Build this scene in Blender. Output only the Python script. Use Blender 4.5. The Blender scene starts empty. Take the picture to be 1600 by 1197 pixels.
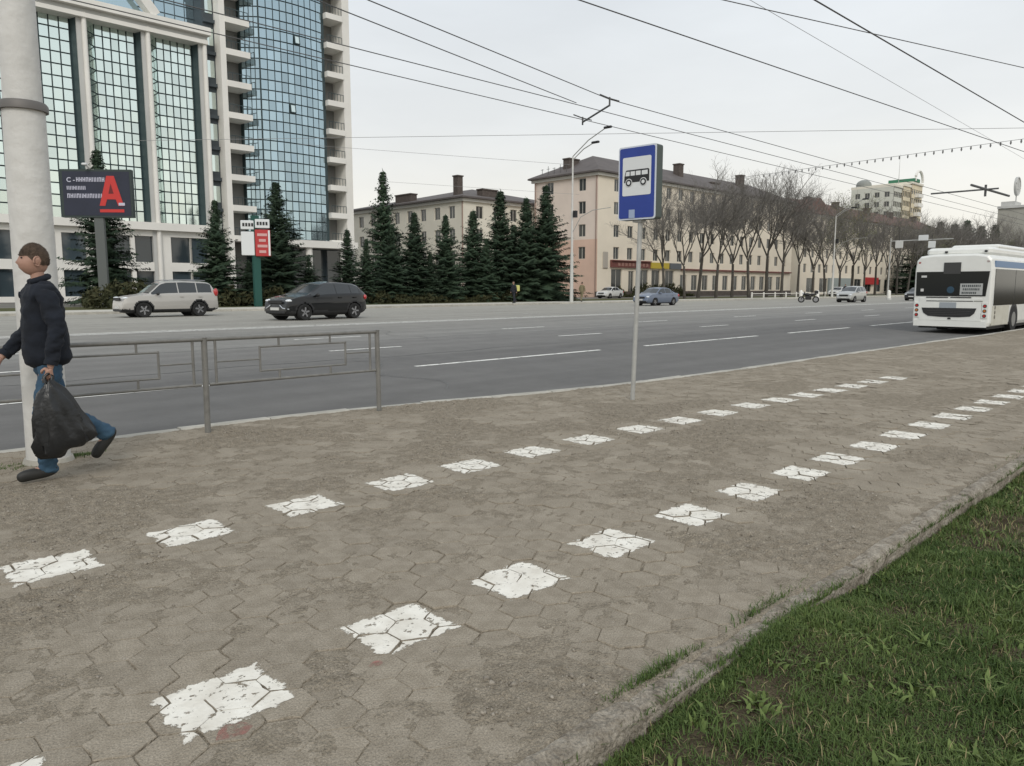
import bpy, bmesh, math, random
import numpy as np
from mathutils import Vector, Matrix, noise as mnoise
R = math.radians
random.seed(7); rng = np.random.default_rng(7)
S = bpy.context.scene
C = S.collection

# ------------------------------------------------------------------ camera, sky, sun, exposure
PITCH, HEAD, CAMZ = R(7.173), R(45.73), 1.5
cam = bpy.data.cameras.new('camera'); cam.lens = 26.55; cam.sensor_width = 36; cam.clip_start = .05; cam.clip_end = 4000
co = bpy.data.objects.new('camera', cam); C.objects.link(co)
co.location = (0, 0, CAMZ); co.rotation_euler = (R(90) - PITCH, 0, HEAD - R(90)); S.camera = co
S.view_settings.view_transform = 'Standard'; S.view_settings.look = 'None'; S.view_settings.gamma = 1
S.view_settings.exposure = 0.0
S.view_settings.use_curve_mapping = False
S.cycles.max_bounces = 6; S.cycles.transparent_max_bounces = 6

SUN_EL, SUN_AZ = R(38), R(232)      # azimuth of the sun measured in XY from +X
W = bpy.data.worlds.new('World'); S.world = W; W.use_nodes = True
nt = W.node_tree; nt.nodes.clear()
def nn(t, **k):
    n = nt.nodes.new(t)
    for a, b in k.items(): setattr(n, a, b)
    return n
sky = nn('ShaderNodeTexSky', sky_type='NISHITA', sun_disc=False, sun_elevation=SUN_EL, sun_rotation=R(90) - SUN_AZ, air_density=1.5, dust_density=3)
bg1 = nn('ShaderNodeBackground'); bg1.inputs[1].default_value = .08
nt.links.new(sky.outputs[0], bg1.inputs[0])
tc = nn('ShaderNodeTexCoord'); sep = nn('ShaderNodeSeparateXYZ'); nt.links.new(tc.outputs['Generated'], sep.inputs[0])
ramp = nn('ShaderNodeValToRGB'); e = ramp.color_ramp.elements
e[0].position = 0; e[0].color = (1.0, .955, .84, 1); e[1].position = .95; e[1].color = (.79, .85, .91, 1)
for p, c in ((.09, (.985, .965, .90, 1)), (.2, (.91, .93, .935, 1)), (.4, (.83, .88, .93, 1))):
    q = ramp.color_ramp.elements.new(p); q.color = c
nt.links.new(sep.outputs[2], ramp.inputs[0])
nz = nn('ShaderNodeTexNoise'); nz.inputs['Scale'].default_value = 2.2; nz.inputs['Detail'].default_value = 5; nz.inputs['Roughness'].default_value = .55
mp = nn('ShaderNodeMapping'); mp.inputs['Scale'].default_value = (1, 1, 3.2)
nt.links.new(tc.outputs['Generated'], mp.inputs[0]); nt.links.new(mp.outputs[0], nz.inputs[0])
mr = nn('ShaderNodeMapRange'); mr.inputs[1].default_value = .3; mr.inputs[2].default_value = .7; mr.inputs[3].default_value = .93; mr.inputs[4].default_value = 1.06
nt.links.new(nz.outputs[0], mr.inputs[0])
vm = nn('ShaderNodeVectorMath', operation='SCALE'); nt.links.new(ramp.outputs[0], vm.inputs[0]); nt.links.new(mr.outputs[0], vm.inputs[3])
bg2 = nn('ShaderNodeBackground'); bg2.inputs[1].default_value = 1.0; nt.links.new(vm.outputs[0], bg2.inputs[0])
mx = nn('ShaderNodeMixShader'); mx.inputs[0].default_value = .9
nt.links.new(bg1.outputs[0], mx.inputs[1]); nt.links.new(bg2.outputs[0], mx.inputs[2])
wo = nn('ShaderNodeOutputWorld'); nt.links.new(mx.outputs[0], wo.inputs[0])

sl = bpy.data.lights.new('sun', 'SUN'); sl.energy = 1.25; sl.angle = R(22); sl.color = (1, .95, .87)
so = bpy.data.objects.new('sun', sl); C.objects.link(so)
sd = Vector((math.cos(SUN_EL) * math.cos(SUN_AZ), math.cos(SUN_EL) * math.sin(SUN_AZ), math.sin(SUN_EL)))
so.rotation_euler = (-sd).to_track_quat('-Z', 'Y').to_euler(); so.location = (0, 0, 40)

# ------------------------------------------------------------------ pixels of the photograph -> places
F_, CX_, CY_ = 1180., 800., 598.5
def ray(px, py):
    u, v = px - CX_, CY_ - py
    f = F_ * math.cos(PITCH) + v * math.sin(PITCH); z = -F_ * math.sin(PITCH) + v * math.cos(PITCH)
    return (f * math.cos(HEAD) + u * math.sin(HEAD), f * math.sin(HEAD) - u * math.cos(HEAD), z)
def atz(px, py, z=0):
    d = ray(px, py); t = (z - CAMZ) / d[2]; return Vector((d[0] * t, d[1] * t, z))
def aty(px, py, y):
    d = ray(px, py); t = y / d[1]; return Vector((d[0] * t, y, CAMZ + d[2] * t))
def proj(X, Y, Z):
    dz = Z - CAMZ; f = X * math.cos(HEAD) + Y * math.sin(HEAD); u = X * math.sin(HEAD) - Y * math.cos(HEAD)
    fc = f * math.cos(PITCH) - dz * math.sin(PITCH); v = f * math.sin(PITCH) + dz * math.cos(PITCH)
    return CX_ + F_ * u / fc, CY_ - F_ * v / fc, fc

# ------------------------------------------------------------------ materials
MATS = {}
def mat(name, col, rough=.8, metal=0., var=.0, vs=3., bump=0., bs=30., spec=.5, col2=None, detail=4, coords='Object', rnd=0., alpha=None, emis=None, coat=0, stretch=None, speck=None):
    if name in MATS: return MATS[name]
    m = bpy.data.materials.new(name); m.use_nodes = True; n = m.node_tree.nodes; l = m.node_tree.links
    b = n['Principled BSDF']; b.inputs['Roughness'].default_value = rough; b.inputs['Metallic'].default_value = metal
    b.inputs['Specular IOR Level'].default_value = spec; b.inputs['Base Color'].default_value = (*col, 1)
    if coat: b.inputs['Coat Weight'].default_value = coat; b.inputs['Coat Roughness'].default_value = .05
    t = n.new('ShaderNodeTexCoord'); src = t.outputs[coords]
    if coords == 'World':
        pass
    if stretch:
        mpn = n.new('ShaderNodeMapping'); mpn.inputs['Scale'].default_value = stretch; l.new(src, mpn.inputs[0]); src = mpn.outputs[0]
    out = None
    if var or col2:
        q = n.new('ShaderNodeTexNoise'); q.inputs['Scale'].default_value = vs; q.inputs['Detail'].default_value = detail; q.inputs['Roughness'].default_value = .62
        l.new(src, q.inputs[0])
        r = n.new('ShaderNodeMapRange'); r.inputs[1].default_value = .32; r.inputs[2].default_value = .68; l.new(q.outputs[0], r.inputs[0])
        mxn = n.new('ShaderNodeMix'); mxn.data_type = 'RGBA'
        c2 = col2 if col2 else tuple(min(1, c * (1 + var)) for c in col); c1 = col if col2 else tuple(c * (1 - var) for c in col)
        mxn.inputs[6].default_value = (*c1, 1); mxn.inputs[7].default_value = (*c2, 1); l.new(r.outputs[0], mxn.inputs[0]); out = mxn.outputs[2]
    if speck:      # sand-sized light and dark grains
        q = n.new('ShaderNodeTexNoise'); q.inputs['Scale'].default_value = speck[0]; q.inputs['Detail'].default_value = 3; q.inputs['Roughness'].default_value = .8; l.new(src, q.inputs[0])
        r = n.new('ShaderNodeMapRange'); r.inputs[1].default_value = .3; r.inputs[2].default_value = .7; r.inputs[3].default_value = 1 - speck[1]; r.inputs[4].default_value = 1 + speck[1]; l.new(q.outputs[0], r.inputs[0])
        sc = n.new('ShaderNodeVectorMath'); sc.operation = 'SCALE'; l.new(out, sc.inputs[0]); l.new(r.outputs[0], sc.inputs[3]); out = sc.outputs[0]
    if rnd:
        oi = n.new('ShaderNodeObjectInfo'); r2 = n.new('ShaderNodeMapRange'); r2.inputs[3].default_value = 1 - rnd; r2.inputs[4].default_value = 1 + rnd
        l.new(oi.outputs['Random'], r2.inputs[0]); sc = n.new('ShaderNodeVectorMath'); sc.operation = 'SCALE'
        if out: l.new(out, sc.inputs[0])
        else: sc.inputs[0].default_value = col
        l.new(r2.outputs[0], sc.inputs[3]); out = sc.outputs[0]
    if out: l.new(out, b.inputs['Base Color'])
    if bump:
        q = n.new('ShaderNodeTexNoise'); q.inputs['Scale'].default_value = bs; q.inputs['Detail'].default_value = 5; l.new(src, q.inputs[0])
        bm_ = n.new('ShaderNodeBump'); bm_.inputs['Strength'].default_value = 1; bm_.inputs['Distance'].default_value = bump
        l.new(q.outputs[0], bm_.inputs['Height']); l.new(bm_.outputs[0], b.inputs['Normal'])
    if alpha:      # (scale, threshold, softness): chips and worn edges
        q = n.new('ShaderNodeTexNoise'); q.inputs['Scale'].default_value = alpha[0]; q.inputs['Detail'].default_value = 6; q.inputs['Roughness'].default_value = .7
        l.new(src, q.inputs[0]); r = n.new('ShaderNodeMapRange'); r.inputs[1].default_value = alpha[1]; r.inputs[2].default_value = alpha[1] + alpha[2]
        l.new(q.outputs[0], r.inputs[0]); l.new(r.outputs[0], b.inputs['Alpha'])
    if emis: b.inputs['Emission Color'].default_value = (*emis[:3], 1); b.inputs['Emission Strength'].default_value = emis[3]
    MATS[name] = m; return m

M_paver = mat('paver', (.258, .222, .172), .96, var=0, col2=(.35, .307, .246), vs=9, detail=10, bump=.012, bs=75, rnd=.06, coords='Object', spec=.1, speck=(150, .38))
M_paver_far = mat('paver_far', (.258, .222, .172), .96, col2=(.36, .316, .253), vs=2.6, detail=12, bump=.012, bs=75, spec=.1, speck=(150, .38))
M_soil = mat('sandy_soil', (.230, .196, .149), .98, col2=(.345, .301, .238), vs=12, detail=12, bump=.024, bs=70, spec=.08, speck=(120, .42))
M_paint = mat('white_paint', (.66, .62, .54), .85, col2=(.86, .83, .75), vs=7, detail=10, bump=.003, bs=70, alpha=(22, .385, .04), spec=.2)
M_stain = mat('red_stain', (.36, .17, .14), .9, alpha=(14, .45, .25))
M_line = mat('lane_paint', (.78, .77, .72), .75, var=.12, vs=3, alpha=(6, .33, .12))
M_line2 = mat('worn_lane_paint', (.6, .59, .54), .8, var=.12, vs=3, alpha=(5, .42, .2))
M_kerb = mat('kerb_concrete', (.42, .40, .35), .9, var=.18, vs=3, bump=.004, bs=35, rnd=.1)
M_kerb_old = mat('old_kerb_concrete', (.16, .135, .103), .97, col2=(.41, .37, .31), vs=9, detail=10, bump=.03, bs=40, rnd=.08, spec=.1, speck=(90, .35))
M_earth = mat('lawn_earth', (.05, .04, .026), 1, col2=(.12, .10, .065), vs=6, detail=10, bump=.03, bs=40, spec=.05, speck=(90, .5))
M_verge = mat('far_grass', (.07, .08, .035), 1, col2=(.125, .115, .06), vs=.8, bump=.05, bs=8, spec=.1)
M_ground = mat('far_ground', (.16, .15, .13), .95, var=.2, vs=.05)
M_fwalk = mat('far_walk', (.50, .48, .42), .9, var=.1, vs=.4)
M_galv = mat('galvanised', (.42, .42, .40), .55, metal=.25, var=.12, vs=6)
M_pole = mat('painted_pole', (.55, .54, .51), .6, vs=2.2, detail=8, bump=.012, bs=9, col2=(.66, .65, .62))
M_band = mat('steel_band', (.16, .15, .14), .6, metal=.4)
M_rail = mat('grey_rail', (.20, .195, .18), .6, metal=.25, var=.15, vs=8)
M_blue = mat('sign_blue', (.015, .045, .28), .35, var=.08, vs=4)
M_white = mat('sign_white', (.70, .72, .72), .4)
M_white_rim = mat('sign_rim', (.62, .66, .72), .35)
M_black = mat('black_print', (.012, .013, .014), .45)
M_signside = mat('sign_side', (.075, .095, .085), .5, metal=.3)
M_wire = mat('wire', (.10, .10, .10), .7)
M_wire_far = mat('thin_wire', (.25, .25, .25), .6)
M_rubber = mat('rubber', (.015, .015, .015), .85)
M_dark = mat('dark_plastic', (.02, .02, .021), .6)
M_alloy = mat('alloy', (.34, .34, .35), .35, metal=.8)
M_chrome = mat('chrome', (.7, .7, .7), .2, metal=1)
M_cglass = mat('car_glass', (.02, .024, .026), .05, spec=.9)
M_lampw = mat('lamp_clear', (.75, .78, .8), .1, spec=.8, coat=1)
M_lampr = mat('lamp_red', (.45, .02, .02), .2, coat=1)
M_lampo = mat('lamp_orange', (.5, .16, .03), .25, coat=1)
M_plate = mat('plate', (.6, .6, .58), .5)
M_tower_glass = mat('tower_glass', (.41, .53, .585), .06, metal=.92, rnd=.15)
M_wing_glass = mat('wing_glass', (.73, .83, .79), .07, metal=.92, rnd=.1)
M_dglass = mat('dark_glass', (.04, .055, .065), .06, spec=.9, rnd=.4)
M_mullion = mat('mullion', (.035, .06, .065), .5)
M_bwhite = mat('tower_white', (.80, .78, .73), .75, var=.05, vs=.3)
M_bgrey = mat('tower_grey', (.52, .52, .50), .75, var=.06, vs=.3)
M_pink = mat('pink_plaster', (.75, .645, .565), .9, var=.05, vs=.25)
M_cream = mat('cream_plaster', (.78, .70, .575), .9, var=.05, vs=.25)
M_salmon = mat('salmon_plaster', (.70, .50, .40), .9, var=.06, vs=.25)
M_creamy = mat('white_plaster', (.74, .70, .60), .9, var=.05, vs=.25)
M_ochre = mat('ochre_plaster', (.68, .60, .44), .9, var=.05, vs=.2)
M_sage = mat('sage_plaster', (.60, .60, .53), .9, var=.05, vs=.2)
M_gconc = mat('grey_panel', (.36, .35, .31), .9, var=.05, vs=.2)
M_roof = mat('roof_sheet', (.115, .10, .095), .8, var=.15, vs=.5)
M_roof_red = mat('roof_red_brown', (.16, .085, .07), .85, var=.15, vs=.5)
M_roof_green = mat('roof_green', (.05, .19, .11), .7)
M_chim = mat('chimney_brick', (.10, .082, .072), .95, var=.2, vs=3)
M_wframe = mat('window_frame', (.55, .53, .48), .7)
M_wpane = mat('window_pane', (.045, .05, .05), .12, spec=.8, rnd=.5)
M_maroon = mat('maroon_board', (.17, .06, .05), .7, var=.15, vs=2)
M_yellow = mat('yellow_board', (.50, .38, .045), .7)
M_red = mat('red_board', (.45, .035, .035), .6)
M_teal = mat('teal_pole', (.012, .075, .06), .6)
M_bill = mat('billboard_navy', (.018, .022, .042), .55, var=.2, vs=.5)
M_billred = mat('billboard_red', (.55, .035, .03), .55)
M_billtxt = mat('billboard_text', (.52, .52, .62), .55)
M_bark = mat('bark', (.075, .067, .057), .95, var=.25, vs=4, bump=.02, bs=12)
M_twig = mat('twigs', (.17, .158, .143), .95, var=.15, vs=2)
M_bud = mat('buds', (.16, .17, .06), .9, var=.2, vs=2)
M_needle = mat('needles', (.020, .038, .024), .85, col2=(.048, .072, .040), vs=2.5, rnd=.2, spec=.2)
M_hedge = mat('hedge_leaf', (.035, .042, .02), .9, col2=(.075, .072, .035), vs=2, spec=.2)
M_busw = mat('bus_white', (.76, .765, .73), .32, var=.04, vs=2, coat=.3)
M_busblue = mat('bus_blue', (.09, .19, .36), .35)
M_busglass = mat('bus_glass', (.014, .016, .016), .12, spec=.25)
M_busdirt = mat('bus_lower', (.60, .59, .52), .5, col2=(.5, .48, .40), vs=3)
M_skin = mat('skin', (.40, .235, .175), .6, var=.08, vs=14)
M_hair = mat('hair', (.075, .05, .033), .8, var=.3, vs=40)
M_jacket = mat('jacket', (.005, .008, .015), .9, var=.3, vs=8, bump=.01, bs=14)
M_jeans = mat('jeans', (.022, .055, .10), .88, col2=(.045, .10, .155), vs=9, bump=.006, bs=22)
M_shoe = mat('shoe', (.022, .022, .02), .6, var=.2, vs=12)
M_bag = mat('plastic_bag', (.012, .013, .014), .33, var=.3, vs=6, bump=.012, bs=9)
M_tan = mat('tan_cloth', (.20, .17, .10), .9)
M_navy = mat('navy_cloth', (.02, .022, .03), .9)
M_bright = mat('courier_box', (.62, .60, .20), .7)

def paint_edges(m):      # brushed, broken outline of the painted squares, dust ground into the paint
    n = m.node_tree.nodes; l = m.node_tree.links; p = n['Principled BSDF']; prev = p.inputs['Alpha'].links[0].from_socket
    at = n.new('ShaderNodeAttribute'); at.attribute_name = 'rim'; ab = n.new('ShaderNodeVectorMath'); ab.operation = 'ABSOLUTE'; l.new(at.outputs['Vector'], ab.inputs[0]); sp = n.new('ShaderNodeSeparateXYZ'); l.new(ab.outputs[0], sp.inputs[0])
    mxm = n.new('ShaderNodeMath'); mxm.operation = 'MAXIMUM'; l.new(sp.outputs[0], mxm.inputs[0]); l.new(sp.outputs[1], mxm.inputs[1])
    tcn = n.new('ShaderNodeTexCoord'); q = n.new('ShaderNodeTexNoise'); q.inputs['Scale'].default_value = 16; q.inputs['Detail'].default_value = 6; q.inputs['Roughness'].default_value = .7; l.new(tcn.outputs['Object'], q.inputs[0])
    ma = n.new('ShaderNodeMath'); ma.operation = 'MULTIPLY_ADD'; ma.inputs[1].default_value = .75; l.new(q.outputs[0], ma.inputs[0]); l.new(mxm.outputs[0], ma.inputs[2])
    r = n.new('ShaderNodeMapRange'); r.inputs[1].default_value = 1.36; r.inputs[2].default_value = 1.32; l.new(ma.outputs[0], r.inputs[0])
    mu = n.new('ShaderNodeMath'); mu.operation = 'MULTIPLY'; l.new(prev, mu.inputs[0]); l.new(r.outputs[0], mu.inputs[1]); l.new(mu.outputs[0], p.inputs['Alpha'])
paint_edges(M_paint)
# grass: per-blade tint
def grass_mat(name, a, b):
    m = bpy.data.materials.new(name); m.use_nodes = True; n = m.node_tree.nodes; l = m.node_tree.links
    p = n['Principled BSDF']; p.inputs['Roughness'].default_value = .7; p.inputs['Specular IOR Level'].default_value = .25
    at = n.new('ShaderNodeAttribute'); at.attribute_name = 'tint'
    mxn = n.new('ShaderNodeMix'); mxn.data_type = 'RGBA'; mxn.inputs[6].default_value = (*a, 1); mxn.inputs[7].default_value = (*b, 1)
    l.new(at.outputs['Fac'], mxn.inputs[0]); gt = n.new('ShaderNodeMath'); gt.operation = 'GREATER_THAN'; gt.inputs[1].default_value = 1.2; l.new(at.outputs['Fac'], gt.inputs[0])
    m2 = n.new('ShaderNodeMix'); m2.data_type = 'RGBA'; m2.inputs[7].default_value = (.30, .25, .13, 1); l.new(gt.outputs[0], m2.inputs[0]); l.new(mxn.outputs[2], m2.inputs[6]); l.new(m2.outputs[2], p.inputs['Base Color'])
    return m
M_grass = grass_mat('grass_blade', (.028, .066, .014), (.15, .20, .06))

def asphalt():
    m = bpy.data.materials.new('asphalt'); m.use_nodes = True; n = m.node_tree.nodes; l = m.node_tree.links; p = n['Principled BSDF']
    p.inputs['Roughness'].default_value = .8; p.inputs['Specular IOR Level'].default_value = .22
    g = n.new('ShaderNodeTexCoord'); sp = n.new('ShaderNodeSeparateXYZ'); l.new(g.outputs['Object'], sp.inputs[0])
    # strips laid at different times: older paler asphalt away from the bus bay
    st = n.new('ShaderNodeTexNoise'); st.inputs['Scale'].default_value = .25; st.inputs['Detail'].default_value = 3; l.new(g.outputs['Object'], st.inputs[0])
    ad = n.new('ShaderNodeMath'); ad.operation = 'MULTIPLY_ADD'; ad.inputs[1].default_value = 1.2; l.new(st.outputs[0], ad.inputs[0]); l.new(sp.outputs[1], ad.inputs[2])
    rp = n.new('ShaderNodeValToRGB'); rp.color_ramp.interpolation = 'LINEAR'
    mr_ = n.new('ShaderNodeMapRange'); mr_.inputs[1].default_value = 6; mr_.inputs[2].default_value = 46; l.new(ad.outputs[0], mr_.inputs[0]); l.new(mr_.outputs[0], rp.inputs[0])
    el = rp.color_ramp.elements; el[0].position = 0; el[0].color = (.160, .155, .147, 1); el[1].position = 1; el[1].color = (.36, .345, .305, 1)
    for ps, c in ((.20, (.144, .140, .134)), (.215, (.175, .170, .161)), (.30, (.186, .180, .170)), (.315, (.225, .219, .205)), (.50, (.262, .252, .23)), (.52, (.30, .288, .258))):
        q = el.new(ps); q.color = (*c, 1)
    # tyre-polished tracks and stains stretched along the road
    mpn = n.new('ShaderNodeMapping'); mpn.inputs['Scale'].default_value = (.05, 1.3, 1); l.new(g.outputs['Object'], mpn.inputs[0])
    n1 = n.new('ShaderNodeTexNoise'); n1.inputs['Scale'].default_value = 1; n1.inputs['Detail'].default_value = 5; l.new(mpn.outputs[0], n1.inputs[0])
    n2 = n.new('ShaderNodeTexNoise'); n2.inputs['Scale'].default_value = 1.3; n2.inputs['Detail'].default_value = 9; n2.inputs['Roughness'].default_value = .75; l.new(g.outputs['Object'], n2.inputs[0])
    a1 = n.new('ShaderNodeMapRange'); a1.inputs[1].default_value = .3; a1.inputs[2].default_value = .7; a1.inputs[3].default_value = .87; a1.inputs[4].default_value = 1.1; l.new(n1.outputs[0], a1.inputs[0])
    a2 = n.new('ShaderNodeMapRange'); a2.inputs[1].default_value = .3; a2.inputs[2].default_value = .7; a2.inputs[3].default_value = .88; a2.inputs[4].default_value = 1.12; l.new(n2.outputs[0], a2.inputs[0])
    mu = n.new('ShaderNodeMath'); mu.operation = 'MULTIPLY'; l.new(a1.outputs[0], mu.inputs[0]); l.new(a2.outputs[0], mu.inputs[1])
    sc = n.new('ShaderNodeVectorMath'); sc.operation = 'SCALE'; l.new(rp.outputs[0], sc.inputs[0]); l.new(mu.outputs[0], sc.inputs[3]); l.new(sc.outputs[0], p.inputs['Base Color'])
    n3 = n.new('ShaderNodeTexNoise'); n3.inputs['Scale'].default_value = 90; l.new(g.outputs['Object'], n3.inputs[0])
    bp = n.new('ShaderNodeBump'); bp.inputs['Distance'].default_value = .004; l.new(n3.outputs[0], bp.inputs['Height']); l.new(bp.outputs[0], p.inputs['Normal'])
    return m
M_asphalt = asphalt()

# ------------------------------------------------------------------ mesh helpers
class MB:
    def __init__(s): s.v = []; s.f = []
    def add(s, v, f):
        o = len(s.v); s.v += [tuple(p) for p in v]; s.f += [tuple(i + o for i in q) for q in f]; return s
    def box(s, x0, x1, y0, y1, z0, z1, M=None):
        v = [Vector(p) for p in ((x0, y0, z0), (x1, y0, z0), (x1, y1, z0), (x0, y1, z0), (x0, y0, z1), (x1, y0, z1), (x1, y1, z1), (x0, y1, z1))]
        if M is not None: v = [M @ p for p in v]
        return s.add(v, [(0, 3, 2, 1), (4, 5, 6, 7), (0, 1, 5, 4), (1, 2, 6, 5), (2, 3, 7, 6), (3, 0, 4, 7)])
    def bbox(s, x0, x1, y0, y1, z0, z1, b, M=None):   # chamfered box
        vs = []; 
        for z, i in ((z0, b), (z0 + b, 0), (z1 - b, 0), (z1, b)):
            vs += [(x0 + i + b, y0 + i, z), (x1 - i - b, y0 + i, z), (x1 - i, y0 + i + b, z), (x1 - i, y1 - i - b, z), (x1 - i - b, y1 - i, z), (x0 + i + b, y1 - i, z), (x0 + i, y1 - i - b, z), (x0 + i, y0 + i + b, z)]
        vs = [Vector(p) for p in vs]
        if M is not None: vs = [M @ p for p in vs]
        f = [tuple(reversed(range(8))), tuple(range(24, 32))]
        for r in range(3):
            for k in range(8): f.append((r * 8 + k, r * 8 + (k + 1) % 8, r * 8 + 8 + (k + 1) % 8, r * 8 + 8 + k))
        return s.add(vs, f)
    def tube(s, pts, rad, n=8, cap=True):
        pts = [Vector(p) for p in pts]; rr = rad if isinstance(rad, (list, tuple)) else [rad] * len(pts); vs = []; f = []
        for i, p in enumerate(pts):
            t = (pts[min(i + 1, len(pts) - 1)] - pts[max(i - 1, 0)]).normalized()
            up = Vector((0, 0, 1)) if abs(t.z) < .95 else Vector((1, 0, 0))
            a = t.cross(up).normalized(); b = t.cross(a)
            for k in range(n):
                w = 2 * math.pi * k / n; vs.append(p + rr[i] * (math.cos(w) * a + math.sin(w) * b))
        for i in range(len(pts) - 1):
            for k in range(n): f.append((i * n + k, i * n + (k + 1) % n, (i + 1) * n + (k + 1) % n, (i + 1) * n + k))
        if cap: f += [tuple(reversed(range(n))), tuple(range((len(pts) - 1) * n, len(pts) * n))]
        return s.add(vs, f)
    def prism(s, poly, d0, d1, axis='y', M=None):     # poly in the two other axes, extruded d0..d1
        def P(a, b, d): return Vector((a, d, b)) if axis == 'y' else (Vector((d, a, b)) if axis == 'x' else Vector((a, b, d)))
        n = len(poly); v = [P(a, b, d0) for a, b in poly] + [P(a, b, d1) for a, b in poly]
        if M is not None: v = [M @ p for p in v]
        return s.add(v, [tuple(range(n)), tuple(reversed(range(n, 2 * n)))] + [(k, n + k, n + (k + 1) % n, (k + 1) % n) for k in range(n)])
    def disc(s, c, r, d, axis='y', n=20):
        return s.prism([(c[0] + r * math.cos(2 * math.pi * k / n), c[1] + r * math.sin(2 * math.pi * k / n)) for k in range(n)], d[0], d[1], axis)
    def ell(s, c, r, n=12, m=8):
        vs = []; f = []
        for i in range(m + 1):
            t = math.pi * i / m
            for k in range(n):
                w = 2 * math.pi * k / n; vs.append((c[0] + r[0] * math.sin(t) * math.cos(w), c[1] + r[1] * math.sin(t) * math.sin(w), c[2] + r[2] * math.cos(t)))
        for i in range(m):
            for k in range(n): f.append((i * n + k, (i + 1) * n + k, (i + 1) * n + (k + 1) % n, i * n + (k + 1) % n))
        return s.add(vs, f)
    def mesh(s, name, m=None, smooth=False):
        me = bpy.data.meshes.new(name); me.from_pydata(s.v, [], s.f); 
        b = bmesh.new(); b.from_mesh(me); bmesh.ops.recalc_face_normals(b, faces=b.faces); b.to_mesh(me); b.free()
        if smooth: me.polygons.foreach_set('use_smooth', [True] * len(me.polygons))
        if m: me.materials.append(m)
        me.update()
        if smooth: me.set_sharp_from_angle(angle=R(48))
        return me
    def build(s, name, m, parent=None, smooth=False, loc=None):
        return obj(name, s.mesh(name, m, smooth), parent, loc)
def obj(name, me, parent=None, loc=None, rot=None, scale=None):
    o = bpy.data.objects.new(name, me); C.objects.link(o)
    if parent is not None: o.parent = parent
    if loc is not None: o.location = loc
    if rot is not None: o.rotation_euler = rot
    if scale is not None: o.scale = scale
    return o
def npmesh(name, V, Fc, m, smooth=False, tint=None):
    V = np.asarray(V, dtype=np.float32); Fc = np.asarray(Fc, dtype=np.int32); k = Fc.shape[1]
    me = bpy.data.meshes.new(name); me.vertices.add(len(V)); me.vertices.foreach_set('co', V.ravel())
    me.loops.add(Fc.size); me.loops.foreach_set('vertex_index', Fc.ravel())
    me.polygons.add(len(Fc)); me.polygons.foreach_set('loop_start', np.arange(0, Fc.size, k, dtype=np.int32))
    me.polygons.foreach_set('loop_total', np.full(len(Fc), k, dtype=np.int32))
    if smooth: me.polygons.foreach_set('use_smooth', np.ones(len(Fc), dtype=bool))
    if tint is not None:
        a = me.attributes.new('tint', 'FLOAT', 'POINT'); a.data.foreach_set('value', np.asarray(tint, dtype=np.float32))
    me.materials.append(m); me.update(calc_edges=True); me.validate(); return me
def tag(o, label=None, cat=None, group=None, kind=None):
    if label: o['label'] = label
    if cat: o['category'] = cat
    if group: o['group'] = group
    if kind: o['kind'] = kind
    return o
def thing(name, label, cat, loc=(0, 0, 0), rz=0, group=None):
    o = bpy.data.objects.new(name, None); o.empty_display_size = .3; C.objects.link(o); o.location = loc; o.rotation_euler = (0, 0, rz)
    return tag(o, label, cat, group)
def setting(name, me=None):
    o = bpy.data.objects.new(name, me); C.objects.link(o); o['kind'] = 'structure'; return o
def copy_tree(o, parent=None):
    c = o.copy(); C.objects.link(c); c.parent = parent
    for ch in [x for x in bpy.data.objects if x.parent == o]: copy_tree(ch, c)
    return c
def text_mesh(body, size, m, bold=0.0, align='LEFT'):
    cu = bpy.data.curves.new('text', 'FONT'); cu.body = body; cu.size = size; cu.align_x = align; cu.offset = bold; cu.extrude = .004; cu.resolution_u = 3
    o = bpy.data.objects.new('text', cu); C.objects.link(o); bpy.context.view_layer.update()
    me = bpy.data.meshes.new_from_object(o.evaluated_get(bpy.context.evaluated_depsgraph_get()))
    bpy.data.objects.remove(o); bpy.data.curves.remove(cu); me.materials.clear(); me.materials.append(m); return me

# smooth value noise on numpy arrays
_T = rng.random((256, 256))
def vn(x, y):
    xi = np.floor(x).astype(int); yi = np.floor(y).astype(int); fx = x - xi; fy = y - yi
    fx = fx * fx * (3 - 2 * fx); fy = fy * fy * (3 - 2 * fy)
    g = lambda a, b: _T[a % 256, b % 256]
    return (g(xi, yi) * (1 - fx) + g(xi + 1, yi) * fx) * (1 - fy) + (g(xi, yi + 1) * (1 - fx) + g(xi + 1, yi + 1) * fx) * fy
def fbm(x, y, o=4, g=.5):
    x = np.asarray(x, float); y = np.asarray(y, float); s = 0; a = 1; t = 0
    for i in range(o): s = s + a * vn(x + 17.3 * i, y + 9.1 * i); t += a; a *= g; x = x * 2.03; y = y * 2.03
    return s / t

# ------------------------------------------------------------------ the setting: ground profile
KX = [-60, 3.2, 4.6, 5.8, 7.6, 9.6, 13.7, 22, 28, 60, 600]; KY = [8.12, 8.12, 8.05, 7.85, 7.42, 7.13, 6.97, 6.9, 6.75, 6.7, 6.7]
def kerb_y(x): return np.interp(x, KX, KY)
FK = 45.0       # far kerb
def road_z(y): return np.interp(y, [0, 8, 12, 16, 20, 26, 30, 40, 45, 60], [-.13, -.13, -.06, 0, .05, .095, .105, .1, .09, .09])
def U(x, y): return .022 * (fbm(np.asarray(x) * .45 + 3, np.asarray(y) * .45 + 8, 3) - .5) * np.clip((np.asarray(y) - 1.6) / .8, 0, 1) * np.clip((kerb_y(x) - np.asarray(y)) / .8, 0, 1)

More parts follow.
